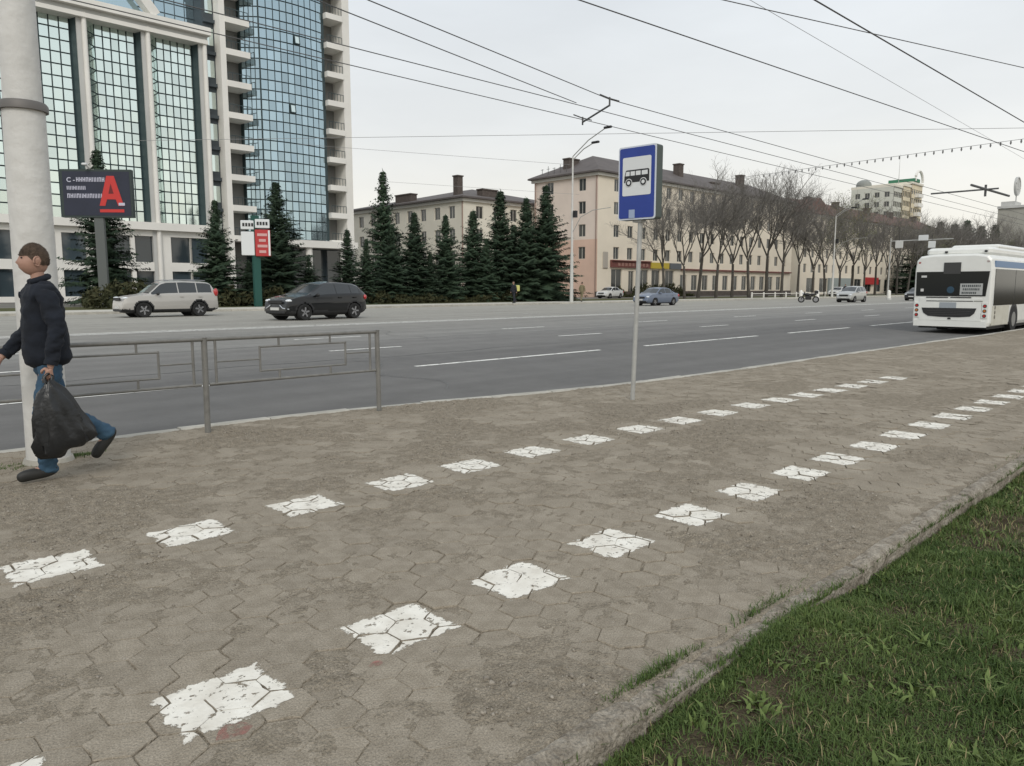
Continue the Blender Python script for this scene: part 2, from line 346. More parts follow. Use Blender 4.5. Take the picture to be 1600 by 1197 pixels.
# ground reaching the horizon
g = MB(); g.add([(-1500, -1500, -.6), (2500, -1500, -.6), (2500, 2500, -.6), (-1500, 2500, -.6)], [(0, 1, 2, 3)])
setting('ground', g.mesh('ground', M_ground))
g = MB(); g.add([(-400, 52.2, .19), (1800, 52.2, .19), (1800, 1800, .19), (-400, 1800, .19)], [(0, 1, 2, 3)]); setting('far_ground', g.mesh('far_ground', M_ground))
# road sheet
xs = np.concatenate([np.arange(-60, 3, 3), np.arange(3, 30, .5), np.arange(30, 700, 10)]); ts = np.linspace(0, 1, 24)
V = []; 
for x in xs:
    y = kerb_y(x) + .02 + ts * (FK - kerb_y(x) - .02)
    V += [(x, a, b) for a, b in zip(y, road_z(y))]
n = len(ts); Fq = [(i * n + j, (i + 1) * n + j, (i + 1) * n + j + 1, i * n + j + 1) for i in range(len(xs) - 1) for j in range(n - 1)]
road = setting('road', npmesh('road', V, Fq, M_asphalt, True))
def marking(x0, x1, y, w, m):
    k = max(2, int((x1 - x0) / 4) + 2); xx = np.linspace(x0, x1, k); v = []
    for x in xx:
        for s in (-1, 1): v.append((x, y + s * w / 2, float(road_z(y + s * w / 2)) + .005))
    npm = npmesh('lane_marking', v, [(2 * i, 2 * i + 2, 2 * i + 3, 2 * i + 1) for i in range(k - 1)], m); obj('lane_marking', npm, road)
marking(-30, 7.3, 12.05, .16, M_line)
for a, b in ((9.1, 14.9), (16.8, 23), (25.2, 30.4), (32.6, 38.5), (41, 47), (49.5, 55)): marking(a, b, 12.1, .14, M_line)
for k in range(-1, 14): marking(1.3 + 8.15 * k, 3.4 + 8.15 * k, 15.95, .13, M_line)
for k in range(-1, 14): marking(2.4 + 8.1 * k, 4.6 + 8.1 * k, 19.6, .13, M_line)
marking(-20, 120, 25.35, .2, M_line); marking(-20, 120, 25.85, .2, M_line)
for yy in (29.2, 33.1, 37.0, 41.0):
    for k in range(0, 12): marking(4 + 8 * k + yy * .3, 6 + 8 * k + yy * .3, yy, .12, M_line2)

# sand swept against the near kerb, and tarred seams along the lanes
xx = np.arange(-8, 60, .5); v = []
for x in xx:
    for d in (.15, .62): y = float(kerb_y(x)) + d; v.append((x, y, float(road_z(y)) + .004))
tag(obj('gutter_dust', npmesh('gutter_dust', v, [(2 * i, 2 * i + 2, 2 * i + 3, 2 * i + 1) for i in range(len(xx) - 1)], mat('gutter_sand', (.27, .245, .20), .95, var=.15, vs=4, alpha=(2.6, .42, .22))), road), kind='stuff')
M_tar = mat('tar', (.11, .108, .104), .6, alpha=(3, .36, .1))
for y0, xa_, xb_ in ((14.1, -4, 40), (18.0, 4, 48), (22.6, 6, 60), (27.9, 8, 70), (35.2, 10, 80)):
    xx = np.arange(xa_, xb_, .4); v = []
    for x in xx:
        y = y0 + .10 * math.sin(x * .9 + y0) + .07 * math.sin(x * 2.7 + 2 * y0)
        for d in (-.018, .018): v.append((x, y + d, float(road_z(y + d)) + .0045))
    obj('tar_seam', npmesh('tar_seam', v, [(2 * i, 2 * i + 2, 2 * i + 3, 2 * i + 1) for i in range(len(xx) - 1)], M_tar), road)
for x0, y0 in ((7.6, 9.3), (13.5, 17.4), (22, 13.4)):
    xx = np.arange(0, 4.6, .25); v = []
    for t in xx:
        X = x0 + .35 * math.sin(t * 2.1) + t * .25; Y = y0 + t
        for d in (-.014, .014): v.append((X + d, Y, float(road_z(Y)) + .0045))
    obj('tar_seam', npmesh('tar_seam', v, [(2 * i, 2 * i + 1, 2 * i + 3, 2 * i + 2) for i in range(len(xx) - 1)], M_tar), road)

# far pavement, verge
fk = setting('far_kerb')
for i in range(0, 26):
    b = MB(); x0 = -4 + 6 * i; b.bbox(x0 + .01, x0 + 5.99, FK, FK + .18, -.1, .235, .02); b.build('kerb_stone', M_kerb, fk)
g = MB(); g.box(152.1, 640, FK, FK + .18, -.1, .235); g.box(-60, -4, FK, FK + .18, -.1, .235); tag(g.build('kerb_run', M_kerb, fk), kind='stuff')
g = MB(); g.add([(-60, FK + .17, .222), (640, FK + .17, .222), (640, 49.2, .222), (-60, 49.2, .222)], [(0, 1, 2, 3)]); setting('far_pavement', g.mesh('far_pavement', M_fwalk))
g = MB(); g.add([(-60, 49.2, .215), (640, 49.2, .215), (640, 57.5, .215), (-60, 57.5, .215)], [(0, 1, 2, 3)]); setting('far_verge', g.mesh('far_verge', M_verge))

# lawn beside the pavement
def lawn_z(x, y): return -.10 + .04 * (fbm(np.asarray(x) * 1.3, np.asarray(y) * 1.3, 3) - .5) + .07 * np.exp(-((np.asarray(x) - 3.15) / .55) ** 2) * np.clip((np.asarray(y) - 1.0) / .45, 0, 1)
xx = np.concatenate([np.arange(-6, .5, .4), np.arange(.5, 12, .08), np.arange(12, 60, 1.5), [90, 200, 400]]); yy = np.concatenate([[-60, -20, -8], np.arange(-4, -1, .3), np.arange(-1, 1.53, .08), [1.53]])
XX, YY = np.meshgrid(xx, yy, indexing='ij'); ZZ = lawn_z(XX, YY); n = len(yy)
Fq = [(i * n + j, (i + 1) * n + j, (i + 1) * n + j + 1, i * n + j + 1) for i in range(len(xx) - 1) for j in range(n - 1)]
setting('lawn', npmesh('lawn', np.stack([XX, YY, ZZ], -1).reshape(-1, 3), Fq, M_earth, True))

# kerb stones
rk = setting('road_kerb')
def kstone(p0, p1, w, z0, z1, m, parent, rough=0., seg=1, name='kerb_stone'):
    p0 = Vector(p0); p1 = Vector(p1); L = (p1 - p0).length; d = (p1 - p0) / L; nrm = Vector((-d.y, d.x)); c = (p0 + p1) / 2
    prof = [(0, z0), (0, z1 - .018), (.018, z1), (w - .018, z1), (w, z1 - .018), (w, z0)]
    v = []; f = []; k = len(prof); sd_ = random.random() * 50; tl = random.uniform(-.006, .006)
    for i in range(seg + 1):
        s = -L / 2 + .006 + (L - .012) * i / seg
        for a, z in prof:
            q = (d * s + nrm * a); r = 0; rz = 0
            if rough and z > z0 + .01:
                r = rough * (mnoise.noise((q.x * 7 + sd_, q.y * 7, z * 9)) * 1.0); rz = rough * .6 * mnoise.noise((q.x * 5 + sd_, q.y * 9 + 4, 1)) - rough * .5 * max(0, mnoise.noise((s * 4, sd_, a * 12)))
            v.append((q.x + nrm.x * r, q.y + nrm.y * r, z + rz + tl * s))
    for i in range(seg):
        for j in range(k): f.append((i * k + j, i * k + (j + 1) % k, (i + 1) * k + (j + 1) % k, (i + 1) * k + j))
    f += [tuple(range(k)), tuple(range(seg * k, seg * k + k))]
    b = MB(); b.add(v, f); o = b.build(name, m, parent, loc=(c.x, c.y, 0)); return o
x = -6.0
while x < 62:
    st = 1.0; kstone((x, float(kerb_y(x))), (x + st, float(kerb_y(x + st))), .15, -.3, random.uniform(.0, .016), M_kerb, rk, .006, 3); x += st
for a, b in ((62, 150), (150, 640)): tag(kstone((a, 6.7), (b, 6.7), .15, -.3, .01, M_kerb, rk, name='kerb_run'), kind='stuff')
tag(kstone((-60, 8.12), (-6, 8.12), .15, -.3, .01, M_kerb, rk, name='kerb_run'), kind='stuff')
gk = setting('lawn_kerb'); x = .12
def old_kerb(p0, p1, w, z0, z1, seg, amp):
    p0 = Vector(p0); p1 = Vector(p1); L = (p1 - p0).length; d = (p1 - p0) / L; nrm = Vector((-d.y, d.x)); c = (p0 + p1) / 2; so_ = random.random() * 80
    prof = [(0, z0)] + [(0, z0 + (z1 - .03 - z0) * t) for t in (.3, .55, .75, .9, 1)] + [(.012, z1 - .01), (.03, z1), (w * .4, z1), (w * .6, z1), (w * .8, z1), (w - .02, z1), (w, z1 - .02), (w, z0)]
    k = len(prof); v = []; f = []
    for i in range(seg + 1):
        s_ = -L / 2 + .005 + (L - .01) * i / seg; endr = max(0, 1 - min(i, seg - i) / 2.5) * .012
        for j, (a, z) in enumerate(prof):
            q = Vector((p0.x + d.x * s_ * 1 + d.x * L / 2, a, z)); n1 = mnoise.noise((q.x * 6 + so_, a * 14, z * 9)); n2 = mnoise.noise((q.x * 23 + so_, a * 40, z * 30)); top = 1 if z > z1 - .05 else .5
            e1 = max(0, mnoise.noise((q.x * 3.2 + so_, 5.5, 1)) + .15) if 2 <= j <= 8 else 0
            dy_ = amp * (.9 * n1 + .55 * n2) + e1 * amp * (1.5 if 4 <= j <= 7 else .5); dz_ = (amp * (.5 * n1 + .5 * n2) - e1 * amp * 1.6 - endr) * top
            if j in (0, k - 1): dy_ = dz_ = 0
            v.append((d.x * s_ + nrm.x * (a + dy_), d.y * s_ + nrm.y * (a + dy_), z + dz_))
    for i in range(seg):
        for j in range(k): f.append((i * k + j, i * k + (j + 1) % k, (i + 1) * k + (j + 1) % k, (i + 1) * k + j))
    f += [tuple(range(k)), tuple(range(seg * k, seg * k + k))]
    b = MB(); b.add(v, f); return b.build('kerb_stone', M_kerb_old, gk, loc=(c.x, c.y, 0))
hts = {1: .012, 2: -.010, 3: -.006, 4: .006}
for i in range(46):
    L = 1.0; z = hts.get(i, random.uniform(-.006, .02)); rg = .034 if i < 3 else (.02 if i < 8 else .012)
    ya, yb_ = 1.49 + random.uniform(-.012, .012), 1.49 + random.uniform(-.012, .012)
    if i < 10: old_kerb((x, ya), (x + L, yb_), .11, -.32, z, 60 if i < 4 else 30, .013 if i < 3 else .009)
    else: kstone((x, ya), (x + L, yb_), .11, -.32, z, M_kerb_old, gk, .012, 4)
    x += L

# ------------------------------------------------------------------ pavement: soil bed and hexagonal pavers
walk = setting('pavement')
rowsA = [(.17, 4.46), (.96, 4.55), (1.73, 4.61), (2.54, 4.67), (3.37, 4.70), (4.13, 4.74), (4.9, 4.76), (5.69, 4.75), (6.53, 4.74), (7.31, 4.74), (8.09, 4.73), (8.88, 4.72), (9.6, 4.69), (10.35, 4.67), (11.1, 4.64), (11.82, 4.61), (12.55, 4.57), (13.3, 4.52)]
rowsB = [(.28, 2.52), (1.06, 2.60), (1.88, 2.65), (2.65, 2.67), (3.44, 2.68), (4.26, 2.66), (5.07, 2.68), (5.88, 2.67), (6.62, 2.67), (7.41, 2.65), (8.2, 2.65), (8.99, 2.65), (9.78, 2.64), (10.58, 2.64), (11.38, 2.63), (12.2, 2.62), (13, 2.61), (13.8, 2.6), (14.6, 2.59)]
def broken(x, y):       # 0..1, how far the pavers have sunk under the dirt
    m = fbm(np.asarray(x) * .95 + 40, np.asarray(y) * .95 + 11, 4, .55)
    return np.clip((m - .53) / .09, 0, 1)
def soil_z(x, y):
    b = broken(x, y); f = fbm(x * 8 + 5, y * 8, 4, .6) - .5; h = fbm(x * 24, y * 24 + 7, 4, .75) - .5
    near = np.zeros_like(x)
    for mx0, my0 in rowsA + rowsB: near = np.maximum(near, np.clip((.36 - np.abs(x - mx0)) / .12, 0, 1) * np.clip((.33 - np.abs(y - my0)) / .12, 0, 1))
    edge = np.clip((1.58 - y) / .03, 0, 1)
    return U(x, y) - .0026 + f * .019 + h * (.010 + .030 * b) + b * .009 - near * (.002 + .012 * np.maximum(b, 0)) - np.clip(f, 0, 1) * near * .012 - edge * .06
def bed(x0, x1, dx, ny):
    xx = np.arange(x0, x1 + dx / 2, dx); tt = np.linspace(0, 1, ny); X = np.repeat(xx[:, None], ny, 1); ky = kerb_y(xx)[:, None] + .01
    Y = 1.51 + tt[None, :] * (ky - 1.51); Z = soil_z(X, Y); i, j = np.meshgrid(np.arange(len(xx) - 1), np.arange(ny - 1), indexing='ij'); i = i.ravel(); j = j.ravel()
    Fc = np.stack([i * ny + j, (i + 1) * ny + j, (i + 1) * ny + j + 1, i * ny + j + 1], 1)
    return np.stack([X, Y, Z], -1).reshape(-1, 3), Fc
Vs = []; Fs = []; o_ = 0
for a in ((-.6, 4.5, .0125, 520), (4.49, 7.0, .02, 330), (6.98, 14, .045, 150), (13.95, 60, .25, 30)):
    v, f = bed(*a); Vs.append(v); Fs.append(f + o_); o_ += len(v)
walk.data  # Empty-like holder
tag(obj('dirt_bed', npmesh('dirt_bed', np.concatenate(Vs), np.concatenate(Fs), M_soil, True), walk), kind='stuff')
g = MB(); g.add([(-60, 1.58, -.06), (-.5, 1.58, -.06), (-.5, 8.1, -.06), (-60, 8.1, -.06)], [(0, 1, 2, 3)]); g.add([(59, 1.58, -.0), (640, 1.58, -.0), (640, 6.72, -.0), (59, 6.72, -.0)], [(0, 1, 2, 3)])
tag(g.build('pavement_beyond', M_paver_far, walk), kind='stuff')

HR = .116
def hexvar(seed):
    r = random.Random(seed); P = []
    for k in range(6):
        a = R(30 + 60 * k); b = R(90 + 60 * k); p = Vector((math.cos(a), math.sin(a))); q = Vector((math.cos(b), math.sin(b)))
        for t in (0, .35, .68):
            w = p.lerp(q, t) * HR * .993; w *= 1 - abs(r.gauss(0, .014)) - (r.random() < .10) * r.uniform(.02, .1); P.append(w)
    return P
HV = [hexvar(i) for i in range(14)]
def hexmesh(P):
    n = len(P); v = [(p.x * .982, p.y * .982, 0) for p in P] + [(p.x, p.y, -.004) for p in P] + [(p.x, p.y, -.03) for p in P]
    return v, [tuple(range(n))] + [(k, n + k, n + (k + 1) % n, (k + 1) % n) for k in range(n)] + [(n + k, 2 * n + k, 2 * n + (k + 1) % n, n + (k + 1) % n) for k in range(n)]
HM = []
for P in HV:
    v, f = hexmesh(P); me = bpy.data.meshes.new('paver'); me.from_pydata(v, [], f); b = bmesh.new(); b.from_mesh(me); bmesh.ops.recalc_face_normals(b, faces=b.faces); b.to_mesh(me); b.free()
    me.materials.append(M_paver); HM.append(me)
marks = [(x, y, .21, .185) for x, y in rowsA] + [(x, y, .205, .175) for x, y in rowsB]
mq = []
for i, (x, y, a, b) in enumerate(marks):
    r = random.Random(i + 3); j = lambda s: r.uniform(-s, s)
    mq.append([Vector((x + sx * a * 1.12 + j(.012), y + sy * b * 1.12 + j(.012))) for sx, sy in ((-1, -1), (1, -1), (1, 1), (-1, 1))])
def clip(poly, quad):
    out = poly
    for i in range(4):
        a, b = quad[i], quad[(i + 1) % 4]; e = b - a; inp = out; out = []
        for k in range(len(inp)):
            p, q = inp[k], inp[(k + 1) % len(inp)]; dp = e.x * (p.y - a.y) - e.y * (p.x - a.x); dq = e.x * (q.y - a.y) - e.y * (q.x - a.x)
            if dp >= 0: out.append(p)
            if dp * dq < 0: out.append(p.lerp(q, dp / (dp - dq)))
        if not out: return []
    return out
hexes = []
dx = HR * math.sqrt(3); dy = HR * 1.5; row = 0; y = 1.72
while y < 8.2:
    x = -.6 + (dx / 2 if row % 2 else 0)
    while x < 34:
        if y < float(kerb_y(x)) - .11: hexes.append((x + random.gauss(0, .003), y + random.gauss(0, .003)))
        x += dx
    y += dy; row += 1
HX = np.array(hexes); BR = broken(HX[:, 0], HX[:, 1]); UZ = U(HX[:, 0], HX[:, 1]); allv = []; allf = []; off = 0
size = []
for (x, y) in hexes:
    px, py, d = proj(x, y, 0); size.append(1 / d if d > .3 and -60 < px < 1660 and 400 < py < 1260 else 0)
big = set(np.argsort(size)[::-1][:300].tolist())
paint = {}
for i, (x, y) in enumerate(hexes):
    vi = random.randrange(len(HV)); rot = R(60) * random.randrange(6); near = any(abs(x - m[0]) < .36 and abs(y - m[1]) < .34 for m in marks)
    z = UZ[i] + random.gauss(0, .0022) - BR[i] * (.0 if near else .016); ax, ay = random.gauss(0, .011), random.gauss(0, .011)
    if near: z += .003
    ca, sa = math.cos(rot), math.sin(rot)
    if i in big:
        nrm = Vector((-ax, -ay, 1)).normalized(); q = Vector((0, 0, 1)).rotation_difference(nrm); o = obj('paver', HM[vi], walk, (x, y, z)); o.rotation_mode = 'QUATERNION'
        from mathutils import Quaternion
        o.rotation_quaternion = q @ Quaternion((0, 0, 1), rot)
    else:
        v, f = hexmesh(HV[vi]); n = len(HV[vi])
        if x > 9: v = v[:2 * n]; f = f[:n + 1]
        for a, b, c in v:
            X = ca * a - sa * b; Y = sa * a + ca * b; allv.append((x + X, y + Y, z + c + ax * X + ay * Y))
        allf += [tuple(k + off for k in q) for q in f]; off += len(v)
    if near:
        for k, m in enumerate(marks):
            if abs(x - m[0]) < .36 and abs(y - m[1]) < .34:
                poly = [Vector((x + ca * p.x * .982 - sa * p.y * .982, y + sa * p.x * .982 + ca * p.y * .982)) for p in HV[vi]]
                c = clip(poly, mq[k])
                if len(c) > 2: paint.setdefault(k, []).append([(p.x, p.y, z + ax * (p.x - x) + ay * (p.y - y) + .0016) for p in c])
me = bpy.data.meshes.new('pavers_beyond'); me.from_pydata(allv, [], allf); me.materials.append(M_paver_far); me.update(); tag(obj('pavers_beyond', me, walk), kind='stuff')
for k, polys in paint.items():
    b = MB()
    for p in polys: b.add(p, [tuple(range(len(p)))])
    me = bpy.data.meshes.new('painted_square'); me.from_pydata(b.v, [], b.f); me.materials.append(M_paint); obj('painted_square', me, walk)
    cx, cy, a_, b_ = marks[k]; at = me.attributes.new('rim', 'FLOAT_VECTOR', 'POINT'); at.data.foreach_set('vector', [c for p in b.v for c in ((p[0] - cx) / a_, (p[1] - cy) / b_, 0)])
# faint red paint spots beside two of the squares
for (cx, cy, rr) in ((1.0, 2.38, .07), (1.62, 2.44, .035)):
    z = float(U(cx, cy)) + .0062; P = [(cx + rr * math.cos(w) * random.uniform(.6, 1.1), cy + rr * .7 * math.sin(w) * random.uniform(.6, 1.1), z) for w in np.linspace(0, 2 * math.pi, 12)[:-1]]
    b = MB(); b.add(P, [tuple(range(len(P)))]); me = bpy.data.meshes.new('paint_spot'); me.from_pydata(b.v, [], b.f); me.materials.append(M_stain); obj('paint_spot', me, walk)
# crumbs and pebbles in the broken patches
N = 42000; X = rng.uniform(0, 9, N); Y = rng.uniform(1.65, 7.9, N); keep = (rng.random(N) < .22 + .78 * broken(X, Y)) & (Y < kerb_y(X) - .1); X = X[keep]; Y = Y[keep]; Z = soil_z(X, Y); n = len(X)
s = rng.gamma(2.2, .0021, n) + .002; base = np.array([(1, 0, 0), (-.5, .87, 0), (-.5, -.87, 0), (.2, .1, .8), (0, 0, -.5)])
V = base[None] * (s[:, None, None] * rng.uniform(.6, 1.3, (n, 5, 3))); w = rng.uniform(0, 6.28, n); c_, s_ = np.cos(w), np.sin(w)
Vx = V[..., 0] * c_[:, None] - V[..., 1] * s_[:, None]; Vy = V[..., 0] * s_[:, None] + V[..., 1] * c_[:, None]
V = np.stack([Vx + X[:, None], Vy + Y[:, None], V[..., 2] + Z[:, None]], -1).reshape(-1, 3); fb = np.array([(0, 1, 3), (1, 2, 3), (2, 0, 3), (1, 0, 4), (2, 1, 4), (0, 2, 4)])
tag(obj('pavement_grit', npmesh('pavement_grit', V, (fb[None] + np.arange(n)[:, None, None] * 5).reshape(-1, 3), mat('grit', (.15, .125, .095), .95, col2=(.40, .36, .30), vs=40)), walk), kind='stuff')

# ------------------------------------------------------------------ grass
def blades(X, Y, Z, hmin, hmax, wid, lean=1.0, tint=None):
    n = len(X); h = rng.uniform(hmin, hmax, n) * (.6 + .8 * fbm(X * 3, Y * 3, 2)); w = rng.uniform(.6, 1.3, n) * wid; a = rng.uniform(0, 2 * np.pi, n); l = rng.gamma(2, lean / 2, n); l = np.clip(l, 0, 1.6)
    dx_, dy_ = np.cos(a), np.sin(a); px_, py_ = -dy_, dx_
    pts = []
    for t, ww, bend in ((0, 1, 0), (.55, .8, .35), (1, 0, 1)):
        cx_ = X + dx_ * h * l * bend * .8; cy_ = Y + dy_ * h * l * bend * .8; cz = Z + h * t * (1 - .28 * bend * np.minimum(l, 1.3))
        if ww:
            for s in (-1, 1): pts.append(np.stack([cx_ + s * px_ * w * ww / 2, cy_ + s * py_ * w * ww / 2, cz], -1))
        else: pts.append(np.stack([cx_, cy_, cz], -1))
    V = np.stack(pts, 1).reshape(-1, 3); fb = np.array([(0, 1, 3), (0, 3, 2), (2, 3, 4)])
    tn = np.clip(.45 * fbm(X * 2.2 + 9, Y * 2.2, 3) * 1.6 - .15 + rng.random(n) * .5, 0, 1) if tint is None else tint
    return V, (fb[None] + np.arange(n)[:, None, None] * 5).reshape(-1, 3), np.repeat(tn, 5)
def scatter(n, x0, x1, y0, y1): return rng.uniform(x0, x1, n), rng.uniform(y0, y1, n)
parts = []
for n, b_, hm, hx, wd in ((190000, (1.2, 5.2, -.4, 1.485), .012, .042, .0042), (90000, (4.8, 12, -1.4, 1.485), .02, .055, .006), (16000, (.2, 5, -2.2, -.3), .03, .08, .007), (26000, (12, 40, -3, 1.47), .05, .1, .02)):
    X, Y = scatter(n, *b_); d = fbm(X * 1.6 + 3, Y * 1.6 + 5, 3, .6); k = rng.random(n) < np.clip((d - .32) / .18, .2, 1); X, Y = X[k], Y[k]; parts.append(blades(X, Y, lawn_z(X, Y) - .004, hm, hx, wd))
X, Y = scatter(9000, 1.2, 9, -.6, 1.48); parts.append(blades(X, Y, lawn_z(X, Y), .02, .06, .0035, 1.6, np.full(9000, 1.5)))
for cx, cy in zip(rng.uniform(1.6, 8, 120), rng.uniform(-.3, 1.45, 120)):
    n_ = 14; X = rng.normal(cx, .03, n_); Y = rng.normal(cy, .03, n_); parts.append(blades(X, Y, lawn_z(X, Y), .03, .06, .018, 1.6, rng.uniform(.6, 1, n_)))
for cx, cy in zip(rng.uniform(1.4, 8, 160), rng.uniform(-.4, 1.45, 160)):
    n_ = 60; X = rng.normal(cx, .035, n_); Y = rng.normal(cy, .035, n_); parts.append(blades(X, Y, lawn_z(X, Y), .04, .085, .0045, 1.0))
# tufts creeping over the kerb
for cx, cy, sx, sy, n in ((2.95, 1.46, .3, .035, 3600), (2.1, 1.44, .5, .03, 3000), (3.25, 1.60, .14, .03, 450), (2.35, 1.61, .16, .016, 600), (3.55, 1.48, .25, .04, 1600), (4.6, 1.45, .35, .035, 1500), (6.2, 1.47, .7, .04, 2600), (8.3, 1.5, .8, .05, 2600)):
    X = rng.normal(cx, sx, n); Y = rng.normal(cy, sy, n); Z = np.where(Y > 1.6, U(X, Y) - .006, np.where(Y > 1.485, -.03, lawn_z(X, Y))); parts.append(blades(X, Y, Z, .012, .05, .0045))
o_ = 0; Vs = []; Fs = []; Ts = []
for v, f, t in parts: Vs.append(v); Fs.append(f + o_); Ts.append(t); o_ += len(v)
tag(obj('grass', npmesh('grass', np.concatenate(Vs), np.concatenate(Fs), M_grass, False, np.concatenate(Ts))), 'short green grass covering the earth beside the old concrete kerb', 'grass', kind='stuff')
X = rng.normal(1.83, .10, 900); Y = rng.normal(7.50, .05, 900); v, f, t = blades(X, Y, U(X, Y) - .006, .015, .05, .005, 1.2)
X2 = rng.normal(1.25, .14, 700); Y2 = rng.normal(7.4, .06, 700); v2, f2, t2 = blades(X2, Y2, U(X2, Y2) - .006, .01, .035, .005, 1.2)
tag(obj('weeds', npmesh('weeds', np.concatenate([v, v2]), np.concatenate([f, f2 + len(v)]), M_grass, False, np.concatenate([t, t2]))), 'low green weeds growing at the foot of the lamp pole', 'weeds', kind='stuff')

# ------------------------------------------------------------------ buildings
def facade(o3, ud, nd, Ulen, z0, z1, wins, depth=.22):
    """wall sheet with real openings; o3 = corner, ud along, nd outward; wins = (u0,u1,v0,v1)"""
    ud = Vector(ud); nd = Vector(nd); o3 = Vector(o3); b = MB(); us = sorted({0., float(Ulen)} | {w[0] for w in wins} | {w[1] for w in wins}); zs = sorted({z0, z1} | {w[2] for w in wins} | {w[3] for w in wins})
    P = lambda u, z, d=0: o3 + ud * u + Vector((0, 0, z)) - nd * d
    for i in range(len(us) - 1):
        for j in range(len(zs) - 1):
            cu, cz = (us[i] + us[i + 1]) / 2, (zs[j] + zs[j + 1]) / 2
            if any(w[0] < cu < w[1] and w[2] < cz < w[3] for w in wins): continue
            b.add([P(us[i], zs[j]), P(us[i + 1], zs[j]), P(us[i + 1], zs[j + 1]), P(us[i], zs[j + 1])], [(0, 1, 2, 3)])
    for a0, a1, v0, v1 in wins:
        for (p, q) in (((a0, v0), (a1, v0)), ((a1, v0), (a1, v1)), ((a1, v1), (a0, v1)), ((a0, v1), (a0, v0))):
            b.add([P(*p), P(*q), P(*q, depth), P(*p, depth)], [(0, 1, 2, 3)])
    return b
_wm = {}
def window(root, c, ang, w, h, mull=1, m=None):
    """c = bottom centre on the glazing plane, ang = rotation of the outward normal from -Y"""
    key = (round(w, 2), round(h, 2), mull)
    if key not in _wm:
        f = MB(); t = .07
        f.box(-w / 2, -w / 2 + t, -.03, .03, 0, h); f.box(w / 2 - t, w / 2, -.03, .03, 0, h); f.box(-w / 2 + t, w / 2 - t, -.03, .03, 0, t); f.box(-w / 2 + t, w / 2 - t, -.03, .03, h - t, h)
        for k in range(mull): u = -w / 2 + w * (k + 1) / (mull + 1); f.box(u - .04, u + .04, -.025, .03, t, h - t)
        p = MB(); p.box(-w / 2 + t, w / 2 - t, 0, .012, t, h - t)
        _wm[key] = (f.mesh('window', M_wframe), p.mesh('pane', M_wpane))
    a, b = _wm[key]; o = obj('window', a, root, c, (0, 0, ang)); obj('pane', b, o)
def hip_roof(root, x0, x1, y0, y1, z, h, ov, m, ridge='x'):
    a0, a1, b0, b1 = x0 - ov, x1 + ov, y0 - ov, y1 + ov; b = MB()
    if ridge == 'x': k = (b1 - b0) / 2; r0, r1 = (a0 + k, (b0 + b1) / 2, z + h), (a1 - k, (b0 + b1) / 2, z + h)
    else: k = (a1 - a0) / 2; r0, r1 = ((a0 + a1) / 2, b0 + k, z + h), ((a0 + a1) / 2, b1 - k, z + h)
    e = [(a0, b0, z), (a1, b0, z), (a1, b1, z), (a0, b1, z)]; v = e + [(p[0], p[1], z + .22) for p in e] + [r0, r1]
    f = [(0, 3, 2, 1)] + [(i, (i + 1) % 4, 4 + (i + 1) % 4, 4 + i) for i in range(4)]
    f += [(4, 5, 9, 8), (5, 6, 9), (6, 7, 8, 9), (7, 4, 8)] if ridge == 'x' else [(4, 5, 8), (5, 6, 9, 8), (6, 7, 9), (7, 4, 8, 9)]
    b.add(v, f); return b.build('roof', m, root)
def chimney(roof, x, y, z0, z1, w=.9, d=.9):
    b = MB(); b.box(x - w / 2, x + w / 2, y - d / 2, y + d / 2, z0, z1); b.box(x - w / 2 - .1, x + w / 2 + .1, y - d / 2 - .1, y + d / 2 + .1, z1, z1 + .18); b.build('chimney', M_chim, roof)
def pipe(root, x, y, z0, z1):
    b = MB(); b.tube([(x, y - .25, z1), (x, y - .12, z1 - .7), (x, y - .12, z0)], .08, 6); b.build('downpipe', mat('downpipe', (.32, .22, .18), .6), root)

def block(name, label, x0, x1, y0, y1, z0, ze, rows, cols, gcols, wall, gwall, roofm, rh, splits=None, ww=1.35, wh=1.75, ridge='x', shops=None, lower=None, mull=1):
    """rows: window sill heights; cols: X centres on the -Y face; gcols: Y centres on the -X face"""
    root = thing(name, label, 'building', (0, 0, 0)); ups = []
    wf = [(c - x0 - ww / 2, c - x0 + ww / 2, r, r + wh) for r in rows for c in cols]
    wg = [(y1 - c - ww / 2, y1 - c + ww / 2, r, r + wh) for r in rows for c in gcols]
    if shops: wf += [(a - x0, b - x0, lo, hi) for a, b, lo, hi in shops]
    bands = [(z0, ze)] if not lower else [(z0, lower[0]), (lower[0], ze)]
    for bi, (a, b) in enumerate(bands):
        mf, mg = (wall, gwall) if not lower or bi == 1 else (lower[1], lower[2])
        facade((x0, y0, 0), (1, 0, 0), (0, -1, 0), x1 - x0, a, b, [w for w in wf if a <= w[2] < b]).build('front_wall', mf, root)
        facade((x0, y1, 0), (0, -1, 0), (-1, 0, 0), y1 - y0, a, b, [w for w in wg if a <= w[2] < b]).build('end_wall', mg, root)
    m = MB(); m.box(x0 + .4, x1, y0 + .4, y1, z0, ze - .05); m.build('back_wall', gwall, root)
    for r in rows:
        for c in cols: window(root, (c, y0 + .17, r), 0, ww, wh, mull)
        for c in gcols: window(root, (x0 + .17, c, r), -R(90), ww, wh, mull)
    if shops:
        for a, b, lo, hi in shops: window(root, ((a + b) / 2, y0 + .17, lo), 0, b - a, hi - lo, 1)
    m = MB(); m.box(x0 - .35, x1 + .35, y0 - .35, y0 + .02, ze - .45, ze - .02); m.box(x0 - .35, x0 + .02, y0 + .02, y1 + .35, ze - .45, ze - .02); m.build('cornice', M_wframe, root)
    if rh: 
        rf = hip_roof(root, x0, x1, y0, y1, ze, rh, .75, roofm, ridge)
    else: rf = None
    return root, rf

